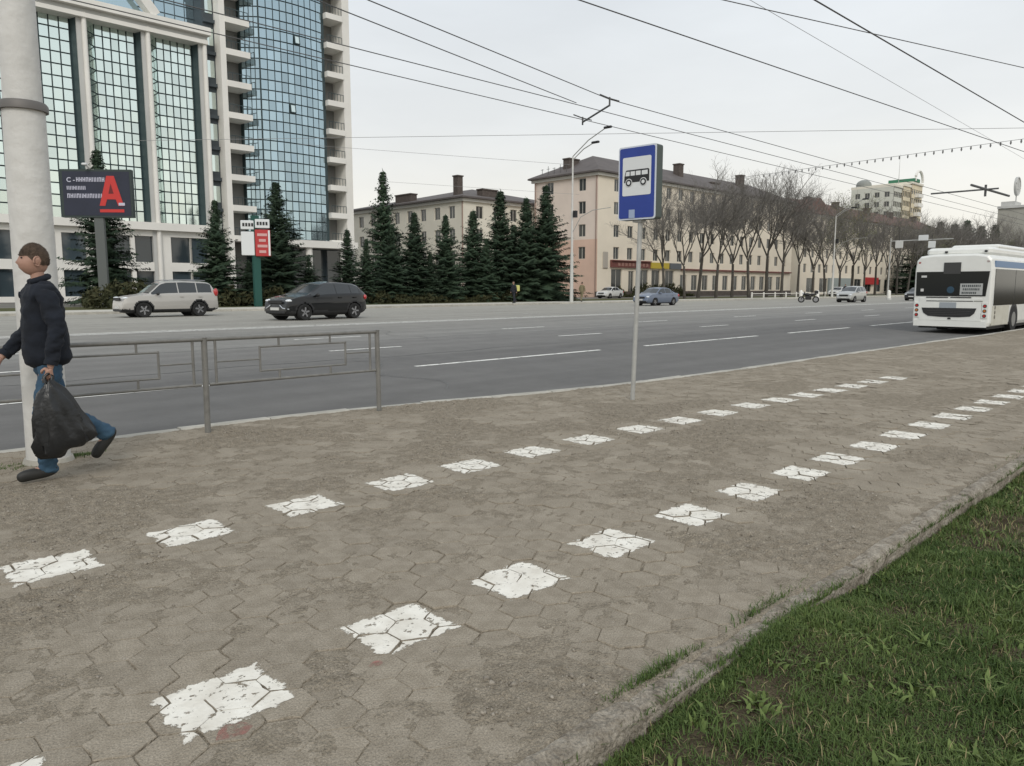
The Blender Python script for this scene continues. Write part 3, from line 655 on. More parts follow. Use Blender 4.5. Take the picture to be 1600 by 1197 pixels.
# pink corner block
rows = [15.15, 11.95, 8.75, 5.6]; cols = [88.0 + 3.25 * k for k in range(17)]
shops = [(86.9, 89.4, 1.2, 4.2), (91.0, 92.3, .4, 4.0), (93.6, 95.9, 1.2, 4.2), (96.8, 99, 1.2, 4.2), (100.4, 102.8, 1.2, 4.2)] + [(104.6 + 3.25 * k, 106.4 + 3.25 * k, 1.1, 3.6) for k in range(11)]
pk, rf = block('apartment_block', 'five storey pink and cream block with shop signs along its ground floor', 83.7, 143, 68.7, 81, .19, 17.5, rows, cols, [71.6, 77.8], M_cream, M_pink, M_roof, 3.6, shops=shops, lower=(8.35, M_cream, M_salmon))
for x, y, z0, z1, w in ((86.3, 76, 18.5, 20.2, 2.2), (99, 71.5, 18, 20.4, 3), (109, 72.5, 18.6, 21.6, 1.2), (129, 72.5, 18.6, 21.8, 1.2), (118, 71.4, 18, 19.3, 2.6)): chimney(rf, x, y, z0, z1, w, 1.2)
for k in range(5):
    b = MB(); b.tube([(83.6 + .2, 79.5 - k * 1.2, 17.7), (83.8, 79.5 - k * 1.2, 19 + .3 * (k % 2))], .04, 5); b.tube([(83.8, 79.2 - k * 1.2, 18.9), (83.8, 79.8 - k * 1.2, 18.9)], .03, 5); b.build('antenna', M_wire, rf)
pipe(pk, 83.55, 69.0, .2, 17.5); pipe(pk, 83.55, 80.8, .2, 17.5)
b = MB(); b.box(88 - 1.4, 96, 68.35, 68.68, 4.45, 5.35); b.box(86.6, 96, 68.1, 68.68, 5.35, 5.5); b.build('maroon_signboard', M_maroon, pk)
b = MB(); b.box(96.2, 101, 68.35, 68.68, 4.45, 5.35); b.build('yellow_signboard', M_yellow, pk)
b = MB(); b.box(101.3, 104.4, 68.35, 68.68, 4.45, 5.35); b.build('grey_signboard', mat('grey_board', (.12, .13, .14), .7), pk)
b = MB(); b.box(104.6, 142.5, 68.3, 68.68, 4.3, 4.55); b.build('canopy', M_maroon, pk)
for i in range(9):
    b = MB(); b.box(88.0 + i * .85, 88.0 + i * .85 + .55, 68.3, 68.36, 4.66, 5.12); b.build('sign_letter', mat('dull_letter', (.30, .16, .13), .7), pk)
b = MB(); b.bbox(84.9, 86.0, 68.55, 68.68, 4.3, 6.6, .05); b.build('wall_plaque', mat('plaque', (.42, .38, .33), .7), pk)
b = MB(); b.box(83.3, 142.9, 68.45, 68.69, .19, 1.0); b.build('plinth', M_chim, pk)

# second long block further along the street
c2, rf2 = block('apartment_block', 'long cream block with red brown roof behind bare street trees', 146.5, 236, 68.7, 81, .19, 16.3, [14.0, 10.8, 7.6, 4.6], [149 + 3.4 * k for k in range(26)], [71.6, 77.8], M_cream, M_creamy, M_roof_red, 3.8, shops=[(150 + 6 * k, 154 + 6 * k, .6, 3.5) for k in range(14)])
for x in (158, 172, 190, 205, 222): chimney(rf2, x, 73, 17, 20.3, 1.4, 1.2)
b = MB(); b.box(180, 187, 68.2, 68.68, 2.3, 3.9); b.build('red_shopfront', M_red, c2)
b = MB(); b.box(160, 172, 68.2, 68.68, .3, 3.6); b.build('grey_shopfront', mat('pale_shopfront', (.30, .34, .33), .4), c2)
# gabled break in the roofline of the second block
b = MB(); b.prism([(147, 16.6), (160, 16.6), (153.5, 19.6)], 68.2, 76, 'y'); b.build('gable', M_roof_red, c2)

# white block between the tower and the pink block
md, rf3 = block('apartment_block', 'four storey off white block with hipped roof behind the spruces', 70.4, 98, 82, 114, .19, 14.0, [11.3, 8.1, 4.9, 1.7], [73.5 + 3.4 * k for k in range(7)], [84.5 + 3.3 * k for k in range(9)], M_creamy, M_creamy, M_roof, 3.6, ridge='y')
chimney(rf3, 73.3, 86.5, 14.8, 17.6, 1.0, 1.0); chimney(rf3, 77, 84.2, 14.6, 15.7, 3, 1.2); chimney(rf3, 72.4, 98, 14.6, 15.8, 1.2, 4)
pipe(md, 70.3, 82.2, .2, 14)

# modern block rising over the roofs
root = thing('modern_tower_block', 'tall ochre and sage block with round corner turret and green roof arch', 'building', (0, 0, 0))
Ym = 92.0
def mx_(px): return aty(px, 300, Ym).x
xa = aty(1331, 300, Ym + 14).x; xd = mx_(1441); xb, xc = xa + (xd - xa) * .3, xa + (xd - xa) * .58
for nm, x0, x1, zt, m, yo in (('left_wing', xa, xb, 34.0, M_sage, .6), ('middle_wing', xb, xc, 34.8, M_ochre, .3), ('right_wing', xc, xd, 36.0, M_ochre, 0)):
    cs = [x0 + (x1 - x0) * (k + .5) / 5 for k in range(5)]; rws = [zt - 3.2 - 3.1 * k for k in range(9)]
    wf = [(c - x0 - .8, c - x0 + .8, r, r + 1.7) for c in cs for r in rws]; w_ = facade((x0, Ym + yo, 0), (1, 0, 0), (0, -1, 0), x1 - x0, .19, zt, wf); w_.build(nm, m, root)
    for c in cs:
        for r in rws: window(root, (c, Ym + yo + .17, r), 0, 1.6, 1.7)
    q = MB(); q.box(x0, x1, Ym + yo + .4, Ym + 14, .19, zt - .1); q.build('rear_wall', m, root)
    q = MB(); q.box(x0 - .2, x1 + .2, Ym + yo - .3, Ym + 14.2, zt, zt + .8); q.build('parapet', M_creamy, root)
sr = [34 - 3.2 - 3.1 * k for k in range(9)]; sc_ = [Ym + 2.6 + 3.1 * k for k in range(4)]
facade((xa - .3, Ym + 14, 0), (0, -1, 0), (-1, 0, 0), 13.4, .19, 34, [(Ym + 14 - c - .8, Ym + 14 - c + .8, r, r + 1.7) for c in sc_ for r in sr]).build('side_wall', M_sage, root)
for c in sc_:
    for r in sr: window(root, (xa - .13, c, r), -R(90), 1.6, 1.7)
for k in range(4):
    q = MB(); q.box(xc + 3, xc + (xd - xc) * .72, Ym - 1.4, Ym - .02, 35 - 3.1 * (k + 1), 35 - 3.1 * (k + 1) + 1.2); q.build('balcony', M_bwhite, root)
q = MB(); q.tube([(xa + 2.6, Ym + 11.2, 30), (xa + 2.6, Ym + 11.2, 35.6)], 2.4, 16); q.ell((xa + 2.6, Ym + 11.2, 35.6), (2.4, 2.4, 1.7), 16, 8); q.build('turret', mat('turret', (.26, .27, .25), .7), root)
q = MB(); q.box(xc + 1, xd - 4, Ym - .4, Ym + 8, 36.9, 38.0); q.build('green_roof', M_roof_green, root)
q = MB(); q.tube([(xd - 4.5 + 3.6 * math.cos(t), Ym - .2, 37.2 + 3.6 * math.sin(t)) for t in np.linspace(0, math.pi, 14)], .45, 6); q.build('roof_arch', M_bwhite, root)
q = MB(); q.tube([(xb + 6, Ym + 4, 34), (xb + 6, Ym + 4, 46)], [.12, .03], 5); q.build('mast', M_galv, root)

# grey office block at the far end with a round sign on the roof
root = thing('grey_office_block', 'grey panel office block with round rooftop sign at the street end', 'building', (0, 0, 0))
Yr = 92.0; x0 = aty(1560, 320, Yr + 14).x; x1 = x0 + 60; zt = aty(1575, 322, Yr + 7).z
cs = [x0 + 4 + 6 * k for k in range(10)]; rws = [zt - 6.5 - 5.5 * k for k in range(6)]
facade((x0, Yr, 0), (1, 0, 0), (0, -1, 0), 60, .19, zt, [(c - x0 - 1.3, c - x0 + 1.3, r, r + 2.4) for c in cs for r in rws]).build('front_wall', M_gconc, root)
for c in cs:
    for r in rws: window(root, (c, Yr + .17, r), 0, 2.6, 2.4)
q = MB(); q.box(x0, x1, Yr + .4, Yr + 14, .19, zt - .1); q.build('rear_wall', M_gconc, root)
q = MB(); q.box(x0 - .8, x1, Yr - .8, Yr + 14.2, zt, zt + 1.2); q.build('roof_slab', M_bgrey, root)
q = MB(); q.box(x0 + 12, x0 + 26, Yr - .5, Yr - .02, zt - 8, zt - 3.5); q.build('blue_sign', mat('far_blue', (.03, .09, .32), .5), root)
q = MB(); q.box(x0 + .5, x0 + 12, Yr + 7, Yr + 13, zt + 1.2, zt + 3.4); q.build('plant_room', M_bgrey, root)
pd = aty(1591, 291, Yr + 8.5); cc = (pd.x, pd.z); q = MB(); q.disc(cc, 4.6, (Yr + 8.6, Yr + 9.4), 'y', 28); q.box(cc[0] - .4, cc[0] + .4, Yr + 8.8, Yr + 9.2, zt + 3.4, cc[1] - 4.3); dd = q.build('round_sign', mat('sign_grey', (.48, .48, .46), .6), root)
q = MB(); q.tube([(cc[0] + 4.3 * math.cos(t), Yr + 8.5, cc[1] + 4.3 * math.sin(t)) for t in np.linspace(0, 2 * math.pi, 30)], .35, 6); q.build('sign_ring', M_bgrey, dd)
q = MB(); q.box(cc[0] - 2.4, cc[0] - .3, Yr + 8.45, Yr + 8.59, cc[1] - 1.5, cc[1] + 1.5); q.box(cc[0] + .5, cc[0] + 2.4, Yr + 8.45, Yr + 8.59, cc[1] - 1.5, cc[1] + 1.5); q.build('sign_figures', M_bgrey, dd)

# ---- glass office wing
YT = 81.0
def pane_set(root, cells, m, limit, name='pane'):
    """cells: (centre, angle, w, h); the first `limit` are parts of their own, the rest one part"""
    cache = {}; rest = MB()
    for i, (c, a, w, h) in enumerate(cells):
        t1, t2 = random.gauss(0, .011), random.gauss(0, .011)
        if i < limit:
            k = (round(w, 2), round(h, 2))
            if k not in cache: b = MB(); b.box(-w / 2, w / 2, -.03, .03, -h / 2, h / 2); cache[k] = b.mesh(name, m)
            obj(name, cache[k], root, c, (t1, 0, a + t2))
        else: rest.box(-w / 2, w / 2, -.03, .03, -h / 2, h / 2, Matrix.Translation(c) @ Matrix.Rotation(a + t2, 4, 'Z') @ Matrix.Rotation(t1, 4, 'X'))
    if rest.v: tag(rest.build('upper_panes', m, root), kind='stuff')
wing = thing('office_wing', 'office wing with three tall green glass bays between white columns', 'building', (0, 0, 0))
zb, zt = 8.1, 26.6; NR = 17; ph = (zt - zb) / NR; cells = []
bays = [(29.05, 33.85, 5), (23.35, 28.25, 5), (14.4, 22.5, 8)]
for x0, x1, nc in bays:
    ch = .95; dpt = 1.0
    a = math.atan2(dpt, ch)
    for r in range(NR):
        z = zb + ph * (r + .5); cells.append((Vector((x0 + ch / 2 - .02, YT + .25 + dpt / 2, z)), a, math.hypot(ch, dpt) - .12, ph - .13))
    pw = (x1 - .33 - x0 - ch) / nc
    for r in range(NR):
        for c in range(nc): cells.append((Vector((x0 + ch + pw * (c + .5), YT + .25 + dpt, zb + ph * (r + .5))), 0, pw - .12, ph - .13))
    b = MB(); b.prism([(x0, YT + .32), (x0 + ch, YT + .32 + dpt), (x1 - .28, YT + .32 + dpt), (x1, YT + .3), (x1, YT + 2), (x0, YT + 2)], zb - .2, zt, 'z'); b.build('bay_frame', M_mullion, wing)
pane_set(wing, cells, M_wing_glass, 300)
for x0, x1 in ((22.5, 23.35), (28.25, 29.05), (33.85, 34.65), (13.6, 14.4)):
    b = MB(); b.box(x0, x1 - .3, YT + .1, YT + 2, .2, 27.0); b.build('pilaster', M_bgrey, wing)
    b = MB(); b.tube([(x1 - .22, YT - .0, .2), (x1 - .22, YT - .0, 27.0)], .22, 14); b.build('column', M_bwhite, wing)
b = MB(); b.box(12.8, 34.9, YT - .7, YT + 1.6, 27.35, 28.1); b.build('cornice', M_bwhite, wing)
b = MB(); b.box(12.8, 34.7, YT - .15, YT + 1.6, 26.9, 27.35); b.build('frieze', M_bgrey, wing)
b = MB(); b.box(12.8, 34.7, YT - .35, YT + 1.2, 26.5, 26.9); b.build('lower_cornice', M_bwhite, wing)
b = MB(); b.box(12.8, 34.7, YT + 1.6, YT + 2.9, 8, 27.9); b.box(12.8, 28.4, YT + 2.9, YT + 20, 8, 27.9); b.build('rear_block', M_bgrey, wing)
wn = [(c - 12.8, c - 12.8 + 2.1, zz, zz + hh) for c in (14.6, 17.4, 20.0, 24.0, 25.6 + .9, 30.0, 32.0) for zz, hh in ((4.1, 2.6), (.7, 2.5))]
wn = [(a, min(b_, 21.9), c, d) for a, b_, c, d in wn]
facade((12.8, YT + .15, 0), (1, 0, 0), (0, -1, 0), 21.9, .19, 7.3, wn, .4).build('base_wall', M_bwhite, wing)
for a, b_, c, d in wn:
    q = MB(); q.box(12.8 + a, 12.8 + b_, YT + .5, YT + .53, c, d); q.build('base_pane', M_dglass, wing)
b = MB(); b.box(12.8, 34.7, YT - .4, YT + 1.4, 7.3, 8.05); b.build('sill_band', M_bwhite, wing)
for p, q_ in (((29.6, 28.2), (25.6, 33.0)), ((21.6, 33.0), (17.4, 28.2)),):
    b = MB(); dirv = Vector((q_[0] - p[0], 0, q_[1] - p[1])); L = dirv.length; ang = math.atan2(dirv.z, dirv.x); Mx = Matrix.Translation((p[0], YT, p[1])) @ Matrix.Rotation(-ang, 4, 'Y'); b.box(0, L, -.5, .6, -.45, .45, Mx); b.build('gable_beam', M_bwhite, wing)
b = MB(); b.prism([(18, 28.15), (29, 28.15), (25.2, 32.4), (21.8, 32.4)], YT + .8, YT + 1.3, 'y'); b.build('gable_glass', M_tower_glass, wing)

# ---- glass tower
tw = thing('glass_tower', 'tall blue glass tower with white balcony stacks on both sides', 'building', (0, 0, 0))
TH = 44.0; z0 = 7.0; ph = 3.23 / 3; NR = int((TH - z0) / ph)
def arc(u): return YT - .45 * (1 - (2 * u - 1) ** 2)
cells = []; NC = 10; xa, xb = 40.5, 48.15; order = []
for r in range(NR):
    z = z0 + ph * (r + .5)
    for c in range(NC):
        u0, u1 = c / NC, (c + 1) / NC; p0 = Vector((xa + (xb - xa) * u0, arc(u0), z)); p1 = Vector((xa + (xb - xa) * u1, arc(u1), z)); d = p1 - p0
        cells.append(((p0 + p1) / 2, math.atan2(d.y, d.x), d.length - .1, ph - .13))
    for c in range(4):
        p0 = Vector((38.95 + 1.5 * c / 4, YT + 1.25 - 1.2 * c / 4, z)); p1 = Vector((38.95 + 1.5 * (c + 1) / 4, YT + 1.25 - 1.2 * (c + 1) / 4, z)); d = p1 - p0
        cells.append(((p0 + p1) / 2, math.atan2(d.y, d.x), d.length - .09, ph - .13))
for r in range(12):
    for c in range(6): cells.append((Vector((28.6 + 1.02 * (c + .5), YT + 2.95, 28.6 + ph * (r + .5))), 0, .92, ph - .13))
vent = {r * 14 + c for r, c in ((20, 5), (13, 4))}
vc = [cells[i] for i in sorted(vent)]; pane_set(tw, [c for i, c in enumerate(cells) if i not in vent], M_tower_glass, 300)
for c, a, w, h in vc:
    b = MB(); t = .09; b.box(-w / 2, w / 2, -.04, .04, -h / 2, -h / 2 + t); b.box(-w / 2, w / 2, -.04, .04, h / 2 - t, h / 2); b.box(-w / 2, -w / 2 + t, -.04, .04, -h / 2 + t, h / 2 - t); b.box(w / 2 - t, w / 2, -.04, .04, -h / 2 + t, h / 2 - t)
    o = b.build('vent_frame', M_mullion, tw, loc=c + Vector((0, -.2, 0))); o.rotation_euler = (R(-9), 0, a); b = MB(); b.box(-w / 2 + t, w / 2 - t, -.01, .01, -h / 2 + t, h / 2 - t); b.build('vent_pane', M_wing_glass, o)
b = MB(); pts = [(38.95, YT + 1.33), (40.45, YT + .13)] + [(xa + (xb - xa) * u, arc(u) + .08) for u in np.linspace(0, 1, 11)] + [(48.6, YT + .2), (48.6, YT + 3), (38.95, YT + 3)]
b.prism(pts, z0 - .3, TH, 'z'); b.build('curtain_wall_frame', M_mullion, tw)
b = MB(); b.box(28.5, 51.6, YT + 3, YT + 24, .19, TH + .2); b.build('core', mat('tower_core', (.10, .135, .15), .3), tw)
# narrow strip with one window per storey
b = MB(); b.box(34.7, 35.95, YT + .9, YT + 3, .19, TH); b.build('strip_wall', mat('slate_panel', (.055, .07, .08), .5), tw)
b = MB(); b.box(35.9, 36.5, YT - .5, YT + 3, .19, TH); b.build('pier', M_bwhite, tw)
b = MB(); b.box(50.75, 51.7, YT - .35, YT + 3, .19, TH); b.build('pier', M_bwhite, tw)
for x in (36.5, 48.6):
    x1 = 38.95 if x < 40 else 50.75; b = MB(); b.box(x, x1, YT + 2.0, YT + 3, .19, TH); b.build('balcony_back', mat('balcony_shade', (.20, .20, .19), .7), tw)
for k in range(12):
    z = 6.55 + 3.23 * k
    b = MB(); b.box(34.72, 35.88, YT + .55, YT + .9, z - .1, z + .25); b.build('strip_sill', mat('slate_panel', (.055, .07, .08), .5), tw)
    b = MB(); b.box(35.0, 35.75, YT + .84, YT + .898, z + .9, z + 2.6); b.build('strip_window', M_wing_glass, tw)
    for x0, x1, yo in ((36.5, 39.15, -.55), (48.55, 50.75, -.5)):
        b = MB(); b.box(x0, x1, YT + yo, YT + 2.0, z, z + .62); sl_ = b.build('balcony', M_bwhite, tw)
        b = MB(); b.box(x0 + .25, x0 + 1.05, YT + 1.93, YT + 1.99, z + .62, z + 2.75); b.build('balcony_door', M_dglass, sl_)
        b = MB()
        for q in range(6): xx_ = x0 + .12 + (x1 - x0 - .24) * q / 5; b.box(xx_ - .02, xx_ + .02, YT + yo + .06, YT + yo + .1, z + .62, z + 1.4)
        b.box(x0 + .1, x1 - .1, YT + yo + .05, YT + yo + .11, z + 1.4, z + 1.46); b.build('railing', M_mullion, sl_)
b = MB(); b.box(38.9, 51, YT - 2.2, YT + 3, 6.1, 6.9); b.build('entrance_slab', M_bwhite, tw)
for x in (40.5, 44.8, 49.3):
    b = MB(); b.tube([(x, YT - 1.6, .19), (x, YT - 1.6, 6.1)], .38, 12); b.build('entrance_column', M_bwhite, tw)
b = MB(); b.box(39, 51, YT + .6, YT + .7, .19, 6.1); b.build('lobby_glass', M_dglass, tw)

# ------------------------------------------------------------------ trees
def spruce_mesh(seed, H=10., Rb=2.1):
    r = random.Random(seed); v = []; f = []
    def tri(a, b, c): o = len(v); v.extend((a, b, c)); f.append((o, o + 1, o + 2))
    z = .45
    while z < H - .1:
        t = z / H; L = Rb * (1 - t) ** .95 * r.uniform(.82, 1.12) + .10; nb = 13 if t < .7 else 8; ph0 = r.random() * 6.28
        for k in range(nb):
            a = ph0 + 2 * math.pi * k / nb + r.uniform(-.25, .25); l = L * r.uniform(.42, 1.25); droop = .38 - .75 * t + r.uniform(-.12, .12)
            d = Vector((math.cos(a), math.sin(a), 0)); s = Vector((-d.y, d.x, 0)); ns = max(4, int(l / .15))
            for q in range(ns):
                u = (q + r.random()) / ns; p = d * (l * u) + Vector((0, 0, z - droop * l * u + .12 * l * u * u)); w = (.16 + .34 * (1 - u)) * (.6 + .4 * l)
                for sg in (-1, 1):
                    tip = p + s * sg * w * r.uniform(.6, 1.2) + d * w * r.uniform(.3, .9) + Vector((0, 0, -w * r.uniform(.05, .5)))
                    wd = r.uniform(.05, .11); tri(p + Vector((0, 0, wd)), p + d * wd * 1.6 - Vector((0, 0, wd * .5)), tip)
                if r.random() < .8: tri(p + s * .05, p - s * .05, p + d * r.uniform(.1, .3) + Vector((0, 0, -r.uniform(.1, .35))))
            tri(Vector((0, 0, z)) + s * .03, Vector((0, 0, z)) - s * .03, d * l + Vector((0, 0, z - droop * l + .12 * l)))
        z += (.26 if t < .75 else .2) * r.uniform(.8, 1.2)
    for k in range(10): a = r.random() * 6.28; zz = H - r.uniform(0, .5); tri(Vector((.03, 0, zz)), Vector((-.03, 0, zz)), Vector((.12 * math.cos(a), .12 * math.sin(a), zz + .25)))
    me = bpy.data.meshes.new('crown'); me.from_pydata([tuple(p) for p in v], [], f); me.materials.append(M_needle); return me
SP = [spruce_mesh(i, 10, rb) for i, rb in enumerate((3.5, 3.1, 3.8))]
b = MB(); b.tube([(0, 0, 0), (0, 0, 3), (0, 0, 9.9)], [.17, .13, .02], 8); SPT = b.mesh('trunk', M_bark, True)
ORD = 'first second third fourth fifth sixth seventh eighth ninth tenth eleventh twelfth thirteenth fourteenth fifteenth sixteenth seventeenth eighteenth nineteenth twentieth twenty-first'.split()
def spruce(px, top, Y, label, rb=1., vi=None):
    p = aty(px, top, Y); h = p.z - .2; t = thing('spruce_tree', label, 'tree', (p.x, Y, .2), random.random() * 6.28, 'spruces along the far pavement')
    k = h / 10; t.scale = (k * rb * random.uniform(.85, 1.12), k * rb * random.uniform(.85, 1.12), k); obj('trunk', SPT, t); obj('crown', SP[random.randrange(3) if vi is None else vi], t); return t
same = 'dark green spruce in the row on the far verge before the white block'
spruce(335, 312, 54.5, 'dark spruce in front of the white columns of the office wing', 1.0, 0)
spruce(430, 284, 54.5, 'dark spruce right behind the red and white sign post', 1.0, 2)
spruce(150, 232, 62, 'spruce whose tip rises above the navy billboard', 1.0, 1)
spruce(388, 408, 53, 'small low spruce to one side of the sign post', 1.5, 0)
spruce(482, 400, 53.5, 'small low spruce in front of the tower entrance', 1.5, 1)
spruce(542, 358, 53, 'spruce in front of the tower balconies', 1.15, 1)
spruce(598, 266, 60, 'tallest thin spruce beside the right tower balconies', .8, 1)
for i, (px, top) in enumerate(((572, 372), (612, 352), (647, 332), (672, 395), (696, 336), (739, 328), (760, 372), (782, 297), (803, 350))): spruce(px, top, 53.5 + (i % 3) * .8, f'dark spruce, {ORD[i]} from the glass tower in the row before the white block', 1.08)
spruce(822, 309, 53, 'tall spruce second from the street lamp on the far verge', 1.0, 2); spruce(853, 289, 52.5, 'tall spruce nearest the street lamp on the far verge', 1.05, 0)

def hedge(x0, x1, y0, y1, h, label, dens=900):
    n = int((x1 - x0) * dens / 10 * 4); X = rng.uniform(x0, x1, n); Y = rng.uniform(y0, y1, n); hh = h * np.clip(2.6 * fbm(X * .55, Y * .55, 3) - .7, .12, 1.3); Z = .2 + hh * rng.random(n) ** .7
    s = rng.uniform(.06, .16, n); V = np.stack([X, Y, Z], -1)[:, None, :] + rng.normal(0, 1, (n, 3, 3)) * s[:, None, None]; V[..., 2] = np.maximum(V[..., 2], .2)
    o = thing('hedge', label, 'hedge', (0, 0, 0)); obj('foliage', npmesh('foliage', V.reshape(-1, 3), np.arange(3 * n).reshape(-1, 3), M_hedge), o)
hedge(14, 33, 51.6, 53.6, 1.3, 'dark hedge under the spruces before the office wing', 900); hedge(34, 60, 52, 53.6, .9, 'dark low hedge under the row of spruces', 700)
hedge(84, 104, 65.5, 67.5, 1.6, 'brown hedge along the foot of the pink block', 1200)

def linden(seed, H=14.):
    r = random.Random(seed); tv = MB(); cv = []; cf = []; bud = []
    def seg(p, q, r0, r1, n=3):
        o = len(cv); t = (q - p).normalized(); up = Vector((0, 0, 1)) if abs(t.z) < .9 else Vector((1, 0, 0)); a = t.cross(up).normalized(); b_ = t.cross(a)
        for P_, rr in ((p, r0), (q, r1)):
            for k in range(n): w = 2 * math.pi * k / n; cv.append(tuple(P_ + rr * (math.cos(w) * a + math.sin(w) * b_)))
        for k in range(n): cf.append((o + k, o + (k + 1) % n, o + n + (k + 1) % n, o + n + k))
    def grow(p, d, L, rad, lev):
        k = 3; q = p
        for i in range(k):
            d = (d + Vector((r.gauss(0, .12), r.gauss(0, .12), r.gauss(.05, .07)))).normalized(); q2 = q + d * (L / k); r2 = rad * (1 - .22 * (i + 1) / k)
            if lev <= 1: tv.tube([q, q2], [rad * (1 - .22 * i / k), r2], 6, cap=False)
            else: seg(q, q2, max(.0065, rad * (1 - .22 * i / k)), max(.0065, r2))
            q = q2
            if lev < 6 and (i > 0 or lev > 1):
                for _ in range(2 if lev < 2 else 1):
                    ax = Vector((r.gauss(0, 1), r.gauss(0, 1), r.gauss(0, .4))).normalized(); nd = (d + ax * r.uniform(.5, .95)).normalized(); nd.z = max(nd.z, -.1)
                    grow(q, nd, L * r.uniform(.5, .78), rad * r.uniform(.42, .6), lev + 1)
        if lev >= 5: bud.append(q)
        if lev < 4: grow(q, d, L * .7, rad * .68, lev + 1)
    h0 = H * r.uniform(.22, .32); tv.tube([(0, 0, 0), (.03, .02, h0 * .5), (.05, 0, h0)], [.20, .16, .14], 8)
    for k in range(4):
        a = 2 * math.pi * k / 4 + r.uniform(-.4, .4); grow(Vector((.05, 0, h0 - .1 + .25 * k)), Vector((math.cos(a) * .45, math.sin(a) * .45, 1)).normalized(), H * r.uniform(.2, .27), .085, 1)
    me = bpy.data.meshes.new('crown'); me.from_pydata(cv, [], cf); me.materials.append(M_twig)
    bm_ = MB()
    for p in bud[::2]:
        for _ in range(2): c = p + Vector((r.gauss(0, .1), r.gauss(0, .1), r.gauss(0, .1))); bm_.add([c, c + Vector((r.gauss(0, .07), r.gauss(0, .07), .05)), c + Vector((r.gauss(0, .07), r.gauss(0, .07), -.05))], [(0, 1, 2)])
    bu = bpy.data.meshes.new('buds'); bu.from_pydata(bm_.v, [], bm_.f); bu.materials.append(M_bud)
    return tv.mesh('trunk', M_bark, True), me, bu
LD = [linden(i * 3 + 2) for i in range(4)]
print('linden', [(len(a.polygons), len(b_.polygons), len(c.polygons)) for a, b_, c in LD])
def bare(px, Y, top, label, group='bare street trees on the far verge', green=False, wx=1.):
    p = aty(px, top, Y); h = p.z - .2; t = thing('linden_tree', label, 'tree', (p.x, Y, .2), random.random() * 6.28, group); k = h / 12.6 * random.uniform(.94, 1.1); t.scale = (k * wx * random.uniform(.85, 1.1), k * wx, k); t.rotation_euler = (random.gauss(0, .045), random.gauss(0, .045), random.random() * 6.28)
    a, b_, c = LD[random.randrange(4)]; obj('trunk', a, t); obj('crown', b_, t)
    if green: obj('buds', c, t)
LB = 'bare dark street tree on the verge before the pink block'; LC = 'bare street tree before the long cream block'
nl = 0
for px, Y, top in ((1043, 51, 283), (1074, 50, 300), (1096, 53, 283), (1124, 50, 296), (1150, 53, 285), (1177, 50, 280), (1205, 52, 272), (1228, 50, 300)): nl += 1; bare(px, Y, top, f'bare street tree, {ORD[nl - 1]} from the bus stop sign before the pink block')
nl = 0
for px, Y, top, gr in ((1253, 52, 310, 0), (1276, 50, 325, 0), (1296, 54, 318, 0), (1318, 51, 330, 1), (1338, 54, 318, 1), (1356, 50, 338, 0), (1374, 53, 335, 0), (1392, 50, 345, 0), (1408, 53, 340, 1), (1424, 50, 350, 0), (1440, 54, 345, 0), (1456, 51, 352, 1), (1472, 55, 345, 0), (1488, 52, 352, 0), (1504, 55, 346, 0), (1520, 52, 350, 0), (1536, 56, 344, 0), (1552, 53, 350, 0), (1568, 56, 352, 1), (1586, 53, 352, 0), (1602, 56, 350, 0)): nl += 1; bare(px, Y, top, f"{'green budding' if gr else 'bare'} street tree, {ORD[nl - 1]} from the pink block in the row before the cream block", 'bare street trees along the far end', bool(gr))
nl = 0
for px, Y, top in ((1448, 62, 352), (1470, 64, 346), (1492, 63, 350), (1512, 66, 344), (1534, 64, 352), (1556, 66, 350)): nl += 1; spruce(px, top, Y, f'far dark conifer, {ORD[nl - 1]} beyond the cream block at the street end', 1.5)

# ------------------------------------------------------------------ lamp pole on the pavement
PX, PY = 1.615, 7.45
lp = thing('lamp_pole', 'thick pale grey lamp pole with a metal band beside the walking man', 'pole', (PX, PY, -.01), 0)
tilt = Vector((.002, -.01, 1))
P = lambda z: (tilt.x * z, tilt.y * z, z)
b = MB(); b.tube([P(0), P(.4), P(1.6), P(2.98)], [.168, .165, .16, .155], 28); b.build('lower_tube', M_pole, lp, True)
b = MB(); b.tube([P(2.95), P(3.0), P(3.02)], [.18, .18, .165], 28); b.build('collar', M_band, lp, True)
b = MB(); b.tube([P(2.98), P(4.5), P(7), P(9.6)], [.142, .132, .11, .09], 24); b.build('upper_tube', M_pole, lp, True)
b = MB(); b.tube([P(9.4), (P(9.4)[0], P(9.4)[1] + .8, 9.9), (P(9.4)[0], P(9.4)[1] + 2.2, 10.1)], .045, 8); b.build('lamp_arm', M_galv, lp, True)
b = MB(); b.bbox(P(9.4)[0] - .14, P(9.4)[0] + .14, P(9.4)[1] + 2.1, P(9.4)[1] + 2.8, 10.02, 10.18, .04); b.build('lamp_head', M_galv, lp)
b = MB(); b.tube([P(0), P(.05)], [.20, .185], 24); b.build('foot_ring', M_kerb, lp)

